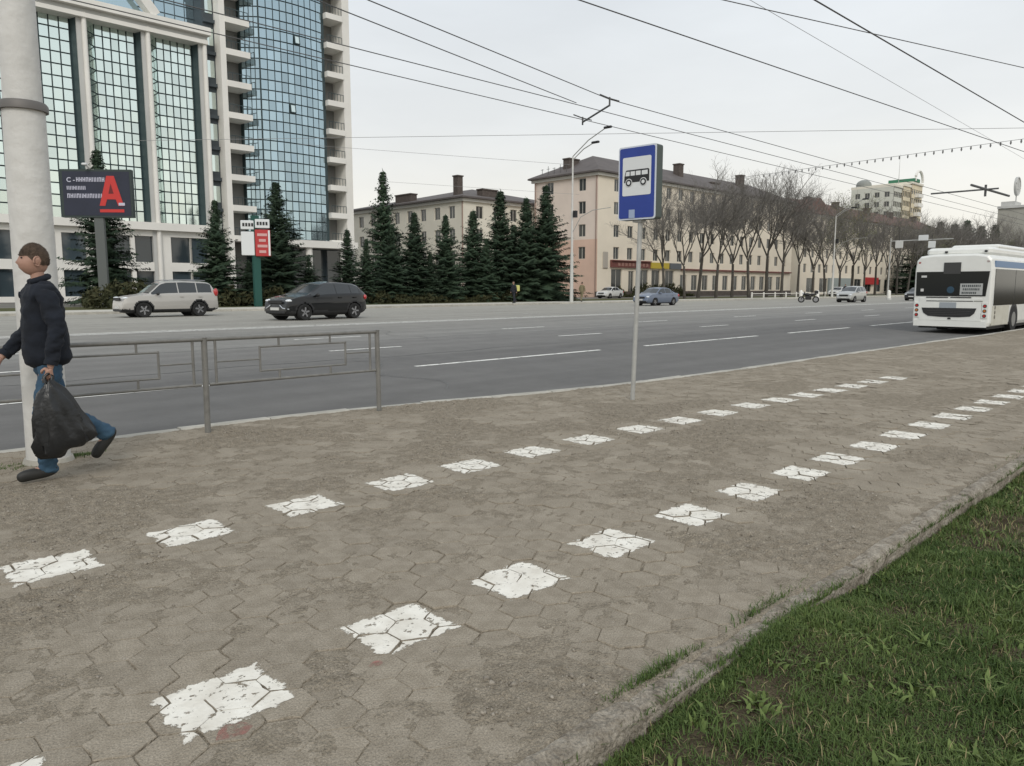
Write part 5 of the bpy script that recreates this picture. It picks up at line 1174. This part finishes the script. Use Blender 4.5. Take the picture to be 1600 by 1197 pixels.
def hand_chains(w, d, side, key, curl=.6):
    """w wrist, d direction of the hand, fingers fan across +x"""
    w = Vector(w); d = Vector(d).normalized(); f = Vector((1, 0, 0)); f = (f - d * f.dot(d)).normalized(); inn = Vector((0, -side, 0)); palm = w + d * .055; out = [[(key, w, (.024, .03)), (key + 'p', palm, (.017, .032))]]
    for k, (o_, L) in enumerate(((.028, .065), (.01, .075), (-.009, .07), (-.026, .055))):
        kn = w + d * .09 + f * o_; m1 = kn + (d * (1 - .4 * curl) + inn * .7 * curl).normalized() * L * .5; tip = m1 + (d * (1 - 1.5 * curl) + inn * 1.0).normalized() * L * .5
        out.append([(key + 'p', palm, 0), (None, kn, .011), (None, m1, .0095), (None, tip, .008)])
    th = w + d * .03 + f * .035; out.append([(key + 'p', palm, 0), (None, th, .012), (None, th + (d * .7 + f * .4 + inn * .5).normalized() * .035, .0105), (None, th + (d * .9 + f * .1 + inn * .9).normalized() * .06, .009)])
    return out
def person(label, loc, rz, J, mats, fingers=True, hem=.86, group=None):
    root = thing('person', label, 'person', loc, rz, group); V3 = Vector
    sk = [[('pel', J['pel'], .10), ('wst', J['wst'], .08), ('chs', J['chs'], .07), ('nkb', J['nkb'], .055), (None, V3(J['nkb']).lerp(V3(J['head']), .55), .05), (None, V3(J['head']) - V3((0, 0, .03)), .055)]]
    for s in 'LR':
        sk.append([('chs', J['chs'], 0), (None, J['sh' + s], .03), (None, J['el' + s], .03), ('w' + s, J['wr' + s], .027)])
        sk.append([('pel', J['pel'], 0), (None, J['hp' + s], .085), (None, J['kn' + s], .052), (None, J['an' + s], .038), (None, J['to' + s], .03)])
        d = V3(J['ha' + s]) - V3(J['wr' + s])
        sk += hand_chains(J['wr' + s], d, 1 if s == 'L' else -1, 'w' + s) if fingers else [[('w' + s, J['wr' + s], .028), (None, J['ha' + s], .036)]]
    bm_ = skin(*chain(sk)[:2], chain(sk)[2], mats['skin'], 0, 1 if not fingers else 2, 'body')
    hb = MB(); head_mesh(hb, J['head']); n0 = len(bm_.vertices); b = bmesh.new(); b.from_mesh(bm_); hv = [b.verts.new(p) for p in hb.v]
    for f_ in hb.f:
        try: b.faces.new([hv[i] for i in f_]).smooth = True
        except ValueError: pass
    b.to_mesh(bm_); b.free(); body = obj('body', bm_, root)
    # hair
    h = MB(); n, m = 20, 9; v = []; c = V3(J['head'])
    for i in range(m + 1):
        t = math.pi * .60 * i / m
        for k in range(n):
            w = 2 * math.pi * k / n; tt = t * (.72 if math.cos(w) > .35 else 1.0 if math.cos(w) < -.2 else .86); v.append(c + V3((.103 * math.sin(tt) * math.cos(w) - .004, .083 * math.sin(tt) * math.sin(w), .131 * math.cos(tt))))
    h.add(v, [(i * n + k, (i + 1) * n + k, (i + 1) * n + (k + 1) % n, i * n + (k + 1) % n) for i in range(m) for k in range(n)])
    if fingers:
        rr_ = random.Random(5)
        for _ in range(2600):
            t = PI * .60 * math.sqrt(rr_.random()); w = rr_.uniform(0, 2 * PI); tt = t * (.72 if math.cos(w) > .35 else 1.02 if math.cos(w) < -.2 else .86)
            d_ = V3((math.sin(tt) * math.cos(w), math.sin(tt) * math.sin(w), math.cos(tt))); p_ = c + V3((.103 * d_.x - .004, .083 * d_.y, .131 * d_.z)); tg = V3((.5 - d_.x * .3, 0, -.35)) * -1; tg = (tg - d_ * tg.dot(d_)).normalized(); sd2 = d_.cross(tg)
            L_ = rr_.uniform(.012, .024); h.add([p_ + sd2 * .0016 - d_ * .002, p_ - sd2 * .0016 - d_ * .002, p_ + tg * L_ + d_ * rr_.uniform(.002, .008) + sd2 * rr_.uniform(-.006, .006)], [(0, 1, 2)])
    h.build('hair', mats['hair'], root, True)
    if fingers:
        for s in (-1, 1):
            er = MB(); er.tube([(c.x - .004 + .024 * math.cos(a_), c.y + s * (.082 + .006 * math.cos(a_)), c.z - .012 + .034 * math.sin(a_)) for a_ in np.linspace(-2.0, 2.6, 12)], .0065, 6); er.ell((c.x - .004, c.y + s * .078, c.z - .012), (.018, .006, .026), 10, 6); er.build('ear', mats['skin'], root, True)
            br = MB(); br.tube([(c.x + .094, c.y + s * .012, c.z + .034), (c.x + .092, c.y + s * .035, c.z + .038), (c.x + .078, c.y + s * .052, c.z + .032)], [.003, .004, .002], 6); br.build('eyebrow', mats['hair'], root, True)
            e_ = MB(); e_.ell((c.x + .086, c.y + s * .031, c.z + .014), (.008, .011, .006), 8, 6); e_.build('eye', M_black, root, True)
    if fingers:
        mo = MB(); mo.tube([(c.x + .076, c.y - .026, c.z - .064), (c.x + .099, c.y, c.z - .060), (c.x + .076, c.y + .026, c.z - .064)], .0035, 6); mo.build('mouth', mat('lips', (.22, .09, .075), .6), root, True)
        nb_ = V3(J['nkb']); co_ = MB(); co_.tube([(nb_.x + .0 + .062 * math.cos(a_), nb_.y + .068 * math.sin(a_), nb_.z + .022 + .022 * math.cos(a_) * -1) for a_ in np.linspace(.25, 2 * PI - .25, 22)], [.012] + [.024] * 20 + [.012], 8); co_.build('collar', mats['jacket'], root, True)
        for s in 'LR':
            a_, w_ = V3(J['el' + s]), V3(J['wr' + s]); q_ = MB(); q_.tube([a_.lerp(w_, .86), a_.lerp(w_, .9), a_.lerp(w_, 1.0)], [.044, .05, .047], 14); q_.build('cuff', mats['jacket'], root, True)
    # jacket
    pel = V3(J['pel']); hemp = pel + V3((0, 0, hem - pel.z)); jk = [[('pel', hemp, (.18, .205)), ('mid', pel + V3((0, 0, .06)), (.178, .205)), ('wst', V3(J['wst']) + V3((0, 0, .04)), (.175, .20)), ('chs', J['chs'], (.17, .195)), ('uc', V3(J['chs']).lerp(V3(J['nkb']), .5), (.12, .13)), ('nk', V3(J['nkb']) + V3((0, 0, .035)), (.07, .072))]]
    for s in 'LR': jk.append([('uc', V3(J['chs']).lerp(V3(J['nkb']), .5), 0), ('j' + s, J['sh' + s], .086), (None, V3(J['sh' + s]).lerp(V3(J['el' + s]), .5), .072), (None, J['el' + s], .063), (None, V3(J['el' + s]).lerp(V3(J['wr' + s]), .55), .055), (None, V3(J['el' + s]).lerp(V3(J['wr' + s]), .97), .047)])
    P_, R_, E_ = chain(jk); obj('jacket', skin(P_, R_, E_, mats['jacket'], 0, 3, 'jacket', .016), root)
    tr = [[('pel', pel + V3((0, 0, .06)), (.12, .15)), ('cr', pel + V3((0, 0, -.02)), (.12, .15))]]
    for s in 'LR':
        a, k_, n_ = V3(J['hp' + s]), V3(J['kn' + s]), V3(J['an' + s])
        tr.append([('cr', pel, 0), (None, a - V3((0, 0, .07)), .098), (None, a.lerp(k_, .55), .088), (None, k_, .074), (None, k_.lerp(n_, .5), .07), (None, k_.lerp(n_, 1.0), .068), (None, k_.lerp(n_, 1.12), .074)])
    P_, R_, E_ = chain(tr); obj('trousers', skin(P_, R_, E_, mats['legs'], 0, 3, 'trousers', .02), root)
    for s in 'LR':
        a, t = V3(J['an' + s]), V3(J['to' + s]); d = (t - a); fl = V3((d.x, d.y, d.z)); up = V3(J['kn' + s]) - a; up.normalize(); fdir = fl.normalized(); sole = fdir.cross(V3((0, 1, 0))); sole = sole if sole.dot(up) < 0 else -sole
        heel = a + sole * .045 - fdir * .045; 
        P_, R_, E_ = chain([[('h', heel, (.042, .045)), ('m', a.lerp(t, .45) + sole * .015, (.047, .05)), (None, t - fdir * .03, (.04, .05)), (None, t + fdir * .035, (.03, .04))], [('h', heel, 0), (None, a + up * .04, .052)]])
        sh_ = obj('shoe', skin(P_, R_, E_, mats['shoe'], 1, 2, 'shoe'), root)
    return root
J = dict(pel=(0, 0, .95), wst=(.01, 0, 1.12), chs=(.015, 0, 1.37), nkb=(.02, 0, 1.545), head=(.045, 0, 1.715),
         shL=(.015, .18, 1.46), elL=(-.02, .265, 1.18), wrL=(.045, .27, .92), haL=(.065, .27, .82), shR=(.015, -.18, 1.46), elR=(.05, -.265, 1.18), wrR=(.25, -.25, .97), haR=(.31, -.25, .90),
         hpL=(0, .09, .92), knL=(.085, .10, .52), anL=(.075, .10, .105), toL=(.265, .11, .055), hpR=(0, -.09, .92), knR=(-.09, -.09, .52), anR=(-.41, -.08, .29), toR=(-.315, -.08, .115))
MAN = (1.52, 6.80, .0)
man = person('man walking in black jacket and blue jeans carrying a black plastic bag', MAN, PI, J, dict(skin=M_skin, hair=M_hair, jacket=M_jacket, legs=M_jeans, shoe=M_shoe))
# plastic bag in the man's left hand
bag = thing('plastic_bag', 'black plastic carrier bag hanging from the walking man hand', 'bag', MAN, PI)
v = []; n = 44; lev = [(.80, .075, .022, .018), (.77, .07, .04, .03), (.72, .06, .09, .045), (.64, .05, .13, .06), (.54, .03, .155, .075), (.44, .015, .175, .08), (.36, -.0, .20, .085), (.30, -.02, .21, .085), (.265, -.02, .17, .06), (.26, -.02, .05, .03)]
for z, cx, a, b_ in lev:
    for k in range(n):
        t = 2 * PI * k / n; fold = 1 + .12 * math.sin(7 * t + 2 * math.sin(z * 9)) * (1 if z > .3 else .6) + .07 * math.sin(13 * t + z * 14) + .06 * mnoise.noise((3 * math.cos(t), 3 * math.sin(t), z * 16)); dz = .05 * math.cos(t) * (1 if z < .5 else .3) * -1
        v.append((cx + a * fold * math.cos(t), .295 + b_ * fold * math.sin(t), z + dz + .012 * math.sin(5 * t)))
b = MB(); b.add(v, [(i * n + k, i * n + (k + 1) % n, (i + 1) * n + (k + 1) % n, (i + 1) * n + k) for i in range(len(lev) - 1) for k in range(n)] + [tuple(range((len(lev) - 1) * n, len(lev) * n))]); b.build('sack', M_bag, bag, True)
for s in (-1, 1):
    b = MB(); b.tube([(.075 + .02 * s, .29, .79), (.07 + .03 * s, .285, .835), (.065, .28, .86)], [.02, .012, .01], 8); b.build('handle', M_bag, bag, True)

JW = dict(J); JW.update(wrR=(.10, -.25, .93), haR=(.13, -.25, .84), wrL=(-.06, .26, .93), haL=(-.05, .26, .84), knR=(-.12, -.09, .52), anR=(-.32, -.08, .17), toR=(-.16, -.08, .05))
def walker(label, px, py, rz, mats, z=.222):
    p = atz(px, py, z); p.y = min(max(p.y, FK + .6), 49); q = aty(px, py, p.y); return person(label, (q.x, p.y, z), rz, JW, mats, False)
cr = walker('person in dark clothes with a bright yellow delivery box on the far pavement', 803, 475, PI, dict(skin=M_skin, hair=M_hair, jacket=M_navy, legs=M_navy, shoe=M_shoe))
bx = thing('delivery_box', 'bright yellow delivery backpack on a person on the far pavement', 'backpack', tuple(cr.location), PI)
b = MB(); b.bbox(-.50, -.14, -.23, .23, 1.0, 1.5, .04); b.build('box', M_bright, bx); b = MB(); b.tube([(-.16, .12, 1.45), (.12, .17, 1.47), (.16, .17, 1.2), (-.16, .14, 1.1)], .02, 6); b.build('strap', M_dark, bx)
walker('person in tan clothes walking on the far pavement beside the street lamp', 909, 475, .2, dict(skin=M_skin, hair=M_hair, jacket=M_tan, legs=M_tan, shoe=M_shoe))
walker('person in dark coat on the far pavement beyond the silver hatchback', 1320, 467, PI, dict(skin=M_skin, hair=M_hair, jacket=M_navy, legs=M_navy, shoe=M_shoe))

# ------------------------------------------------------------------ far street furniture
def street_lamp(px, Y, ztop, label, double=True):
    x = aty(px, 460, Y).x; r = thing('street_lamp', label, 'street lamp', (x, Y, .22), 0)
    b = MB(); b.tube([(0, 0, 0), (0, 0, 4.5)], [.17, .14], 10); b.build('lower_post', mat('lamp_white', (.55, .55, .52), .6), r, True); b = MB(); b.tube([(0, 0, 4.5), (0, 0, ztop)], [.11, .07], 8); b.build('upper_post', M_pole, r, True)
    for k, (dy_, dz_) in enumerate(((-3.6, 1.9), (-2.0, .9))[:2 if double else 1]):
        b = MB(); b.tube([(0, 0, ztop - .3 * k), (.3 * k, dy_ * .5, ztop + dz_ * .62), (.3 * k, dy_, ztop + dz_)], .045, 6); a = b.build('arm', M_galv, r); b = MB(); b.bbox(.3 * k - .13, .3 * k + .13, dy_ - .75, dy_ + .05, ztop + dz_ - .02, ztop + dz_ + .16, .04); b.build('lamp_head', M_dark, a)
    b = MB(); b.tube([(0, 0, 6.2), (0, -1.0, 7.6), (0, -2.4, 8.1), (0, -4.4, 8.2)], .03, 6); b.build('wire_bracket', M_galv, r); b = MB(); b.box(-.15, .15, -.5, -.2, 7.6, 8.2); b.build('control_box', M_dark, r)
    return r
street_lamp(893, 46.2, 13.0, 'white footed street lamp with two arms before the pink block'); street_lamp(1300, 46.2, 11.5, 'white footed street lamp among bare trees before the cream block')
# post with red and white signs
x = aty(401, 400, 50).x; r = thing('sign_post', 'teal post carrying one red and two white signs before the spruces', 'sign', (x, 50.0, .21), 0)
b = MB(); b.box(-.28, .22, -.12, .12, 0, 6.2); b.build('post', M_teal, r)
Mt = Matrix.Rotation(R(-28), 4, 'Z')
for nm, x0, x1, z0_, z1_, m in (('red_sign', -.05, .95, 3.45, 5.25, M_red), ('white_sign', -.95, -.1, 3.5, 5.1, M_white), ('top_sign', -.02, .93, 5.35, 5.95, M_white), ('top_sign', -.95, -.1, 5.25, 5.85, M_white)):
    b = MB(); b.bbox(x0, x1, -.26, -.13, z0_, z1_, .03, Mt); o = b.build(nm, m, r)
    if nm == 'red_sign':
        for k in range(4): b = MB(); b.box(x0 + .25 - .1 * (k % 2), x1 - .3 + .1 * (k % 2), -.285, -.262, z0_ + .22 + .38 * k, z0_ + .40 + .38 * k, Mt); b.build('lettering', mat('pale_red', (.6, .35, .33), .6), o)
        b = MB(); b.box(x1 - .14, x1 - .02, -.285, -.262, z0_ + .05, z1_ - .05, Mt); b.build('side_strip', M_white, o)
    elif nm == 'top_sign':
        for k in range(4): b = MB(); b.box(x0 + .12 + .19 * k, x0 + .25 + .19 * k, -.285, -.262, z0_ + .2, z0_ + .42, Mt); b.build('lettering', M_dark, o)
# billboard
pl = aty(94, 268, 57.2); prr = aty(205, 262, 54.2); ctr = (pl + prr) / 2; wv = prr - pl; Lb = math.hypot(wv.x, wv.y); ang = math.atan2(wv.y, wv.x); ztop = ctr.z; hb_ = 3.1
r = thing('billboard', 'navy billboard with a big red letter and pale text on a post', 'billboard', (ctr.x, ctr.y, .2), ang)
zt_ = ztop - .2; b = MB(); b.box(-Lb / 2, Lb / 2, -.12, .25, zt_ - hb_, zt_); fr = b.build('frame', mat('billboard_frame', (.03, .045, .042), .6), r)
b = MB(); b.box(-Lb / 2 + .16, Lb / 2 - .12, -.135, -.12, zt_ - hb_ + .12, zt_ - .14); pn = b.build('poster', M_bill, r)
Ml = Matrix.Translation((.95, -.15, 0)); 
b = MB(); z1_, z0_ = zt_ - .42, zt_ - 2.35; b.prism([(.95 - .78, z0_), (.95 - .42, z0_), (.95 - .28, z0_ + .42), (.95 + .28, z0_ + .42), (.95 + .42, z0_), (.95 + .78, z0_), (.95 + .24, z1_), (.95 - .24, z1_)], -.155, -.137, 'y'); le = b.build('big_letter', M_billred, pn)
b = MB(); b.prism([(.95 - .17, z0_ + .78), (.95 + .17, z0_ + .78), (.95, z0_ + 1.45)], -.160, -.156, 'y'); b.build('letter_counter', mat('letter_dark', (.14, .012, .014), .6), le)
b = MB(); b.box(.95 - .78, .95 + .78, -.155, -.137, z0_ - .42, z0_ - .22); b.build('letter_bar', M_billred, pn)
b = MB(); b.box(.95 + .45, .95 + .85, -.162, -.157, z0_ + .02, z0_ + .2); b.build('price_flash', M_billtxt, pn)
tm = text_mesh('C -', .42, M_billtxt, .008); o = obj('lettering', tm, pn, (-Lb / 2 + .42, -.142, zt_ - .82), (R(90), 0, 0))
for j, (z_, x_, n_) in enumerate(((zt_ - .80, -Lb / 2 + 1.05, 9), (zt_ - 1.32, -Lb / 2 + .42, 6), (zt_ - 1.85, -Lb / 2 + .42, 11))):
    for k in range(n_):
        b = MB(); h_ = .28 if j != 1 else .24; x0 = x_ + k * .205; st_ = random.choice((0, 1, 2))
        b.box(x0, x0 + .05, -.145, -.137, z_, z_ + h_); b.box(x0 + .11, x0 + .16, -.145, -.137, z_, z_ + h_)
        if st_: b.box(x0 + .05, x0 + .11, -.145, -.137, z_ + h_ * (.4 if st_ == 1 else .8), z_ + h_ * (.6 if st_ == 1 else 1))
        b.build('letter', M_billtxt, pn)
b = MB(); b.box(-.3, .3, -.05, .2, 0, zt_ - hb_); b.build('post', mat('billboard_post', (.11, .12, .115), .6), r)
b = MB(); b.tube([(-.4, -.6, zt_ + .25), (-.4, 0, zt_ + .05)], .03, 5); b.build('lamp_arm', M_galv, r); b = MB(); b.bbox(-.55, -.25, -.75, -.5, zt_ + .18, zt_ + .32, .03); b.build('lamp', M_white, r)

# overhead sign arm and hanging signs further along
x = aty(1318, 377, 44).x; zq = aty(1350, 377, 40).z; r = thing('sign_gantry', 'thin gantry arm with a small white board over the far carriageway', 'gantry', (aty(1392, 377, 45.6).x, 45.6, .22), 0)
zq = aty(1392, 377, 45.6).z - .22; b = MB(); b.tube([(0, 0, 0), (0, 0, zq + .5)], [.14, .09], 8); b.build('post', M_galv, r); b = MB(); b.tube([(0, 0, zq), (0, -9, zq)], .09, 6); b.build('arm', M_galv, r); b = MB(); b.bbox(-.12, .02, -5.5, -4.1, zq - .1, zq + .75, .03); b.build('board', M_white, r)
for k, px in enumerate((1405, 1456)):
    q = aty(px, 382, 38); r = thing('hanging_sign', ('small square grey road sign hanging over the road past the gantry', 'small white road sign hanging over the road behind the bus')[k], 'sign', (q.x, q.y, q.z), 0)
    b = MB(); b.bbox(-.05, .05, -.5, .5, -.5, .5, .03); b.build('plate', (M_plate, M_white)[k], r); b = MB(); b.tube([(0, 0, .5), (0, 0, 1.4)], .03, 5); b.build('hanger', M_dark, r)
# low white rail posts along the far verge
rl = thing('verge_rail', 'low white pipe rail along the far verge before the trees', 'railing', (0, 0, 0)); 
for k in range(12):
    xq = 92 + 3.2 * k; b = MB(); b.box(xq - .07, xq + .07, 49.3, 49.44, .2, .95); b.build('post', M_bwhite, rl)
b = MB(); b.tube([(92, 49.37, .75), (127.2, 49.37, .75)], .04, 6); b.build('rail', M_bwhite, rl)
for k, px in enumerate((1253, 1280, 1397)):
    q = atz(px, 469, .1); r = thing('bollard', ('white concrete bollard beside the motorcycle', 'white concrete bollard beyond the motorcycle', 'white concrete bollard past the silver hatchback')[k], 'bollard', (q.x + 4, q.y + 2, .1), 0)
    b = MB(); b.tube([(0, 0, 0), (0, 0, .9), (0, 0, 1.05), (0, 0, 1.15)], [.22, .2, .16, .05], 12); b.build('shaft', M_bwhite, r, True); b = MB(); b.tube([(0, 0, 0), (0, 0, .18)], [.3, .28], 12); b.build('base', M_bgrey, r)

# ------------------------------------------------------------------ overhead wires
def wire(pts, rad, label, m=M_wire, sag=0., n=14, group=None):
    P_ = [Vector(p) for p in pts]; out = []
    for a, c_ in zip(P_[:-1], P_[1:]):
        for k in range(n): t = k / n; q = a.lerp(c_, t); q.z -= sag * 4 * t * (1 - t); out.append(q)
    out.append(P_[-1]); b = MB(); b.tube(out, rad, 5); return tag(b.build('overhead_wire', m), label, 'wire', group)
tz = 5.8; G_ = 'trolley contact wires over the road'
spA, spB = (14.2, 11.35, tz), (15.3, 13.1, tz)
wire([(-12, 12.35, tz + .02), (13.6, 12.2, tz), (60, 12.6, tz + .05), (200, 12.6, tz)], .0095, 'contact wire entering the middle of the spreader bar', group=G_)
wire([(-12, 13.35, tz + .02), (15.3, 13.15, tz), (60, 13.3, tz), (200, 13.3, tz)], .0095, 'contact wire held by the lower end of the spreader bar', group=G_)
p1, p2 = atz(575, 0, tz), atz(545, 20, tz); d1 = (Vector(spA) - p1); d2 = Vector((13.9, 12.1, tz)) - p2
wire([p1 - d1 * 1.6, spA, (60, 11.45, tz), (200, 11.45, tz)], .0095, 'steep contact wire reaching the upper end of the spreader bar', group=G_)
wire([p2 - d2 * 1.6, (13.9, 12.1, tz)], .0095, 'second steep contact wire joining at the spreader bar', group=G_)
r = thing('wire_spreader', 'dark spreader bar joining the trolley wires beside the blue bus stop sign', 'wire fitting', (0, 0, 0))
b = MB(); b.tube([(spA[0], spA[1], tz - .13), (spB[0], spB[1], tz - .08)], .022, 6); b.build('bar', M_wire, r)
for q in (spA, spB): b = MB(); b.tube([(q[0], q[1], tz - .15), (q[0], q[1], tz + .05)], .022, 6); b.tube([(q[0] - .35, q[1], tz + .05), (q[0], q[1], tz + .02), (q[0] + .35, q[1], tz + .02)], .016, 5); b.build('hanger', M_wire, r)
q = atz(1540, 296, 5.8); r = thing('wire_spreader', 'dark trolley wire fitting over the road above the bus', 'wire fitting', (0, 0, 0)); b = MB(); b.tube([(q.x - 2.5, q.y - .1, 5.75), (q.x + 3.5, q.y - .1, 5.8)], .05, 6); b.tube([(q.x, q.y - .5, 5.8), (q.x, q.y + 2.2, 5.8)], .04, 6); b.build('bar', M_wire, r)
b = MB(); b.tube([(q.x, q.y, 5.5), (q.x, q.y, 6)], .05, 6); b.build('insulator', M_wire, r)
def span(pa, pb, za, zb, rad, label, m=M_wire, sag=.0, ext=(0, 0)):
    a, c_ = atz(*pa, za), atz(*pb, zb); d = c_ - a; wire([a - d * ext[0], c_ + d * ext[1]], rad, label, m, sag)
span((905, 0), (1600, 237), 6.5, 6.5, .012, 'long feeder cable above the bus stop sign', ext=(.8, .5), sag=.0)
span((1130, 0), (1600, 106), 7.0, 7.0, .010, 'cable crossing the sky above the bus', ext=(.8, .6))
span((1273, 0), (1600, 191), 6.5, 6.5, .014, 'thick dark feeder cable running over the near lane', ext=(.8, .5))
span((1172, 0), (1555, 222), 7.0, 7.0, .005, 'thin pale wire between the two feeder cables', M_wire_far, ext=(.8, .5))
span((550, 215), (1600, 200), 7.5, 7.5, .009, 'cross span wire stretched over the road behind the bus stop sign', M_wire_far, ext=(.35, .4))
span((555, 232), (820, 252), 8.5, 8.5, .008, 'faint span wire over the white block', M_wire_far, ext=(.3, .3)); span((620, 285), (845, 300), 8.5, 8.5, .008, 'faint low span wire before the white block', M_wire_far, ext=(.1, .3))
# garland of bulbs
a, c_ = atz(1205, 271, 7.0), atz(1600, 217, 7.0); d = c_ - a; r = thing('bulb_garland', 'string of small bulbs hung over the road above the bus', 'garland', (0, 0, 0))
b = MB(); b.tube([a - d * .25, c_ + d * .4], .008, 5); b.build('cable', M_wire, r); bb = MB(); bb.tube([(0, 0, 0), (0, 0, -.09), (0, 0, -.15)], [.02, .035, .008], 6); bme = bb.mesh('bulb', mat('bulb', (.16, .16, .16), .4))
for k in range(34): obj('bulb', bme, r, a + d * (k / 31 - .04))
print("ok")
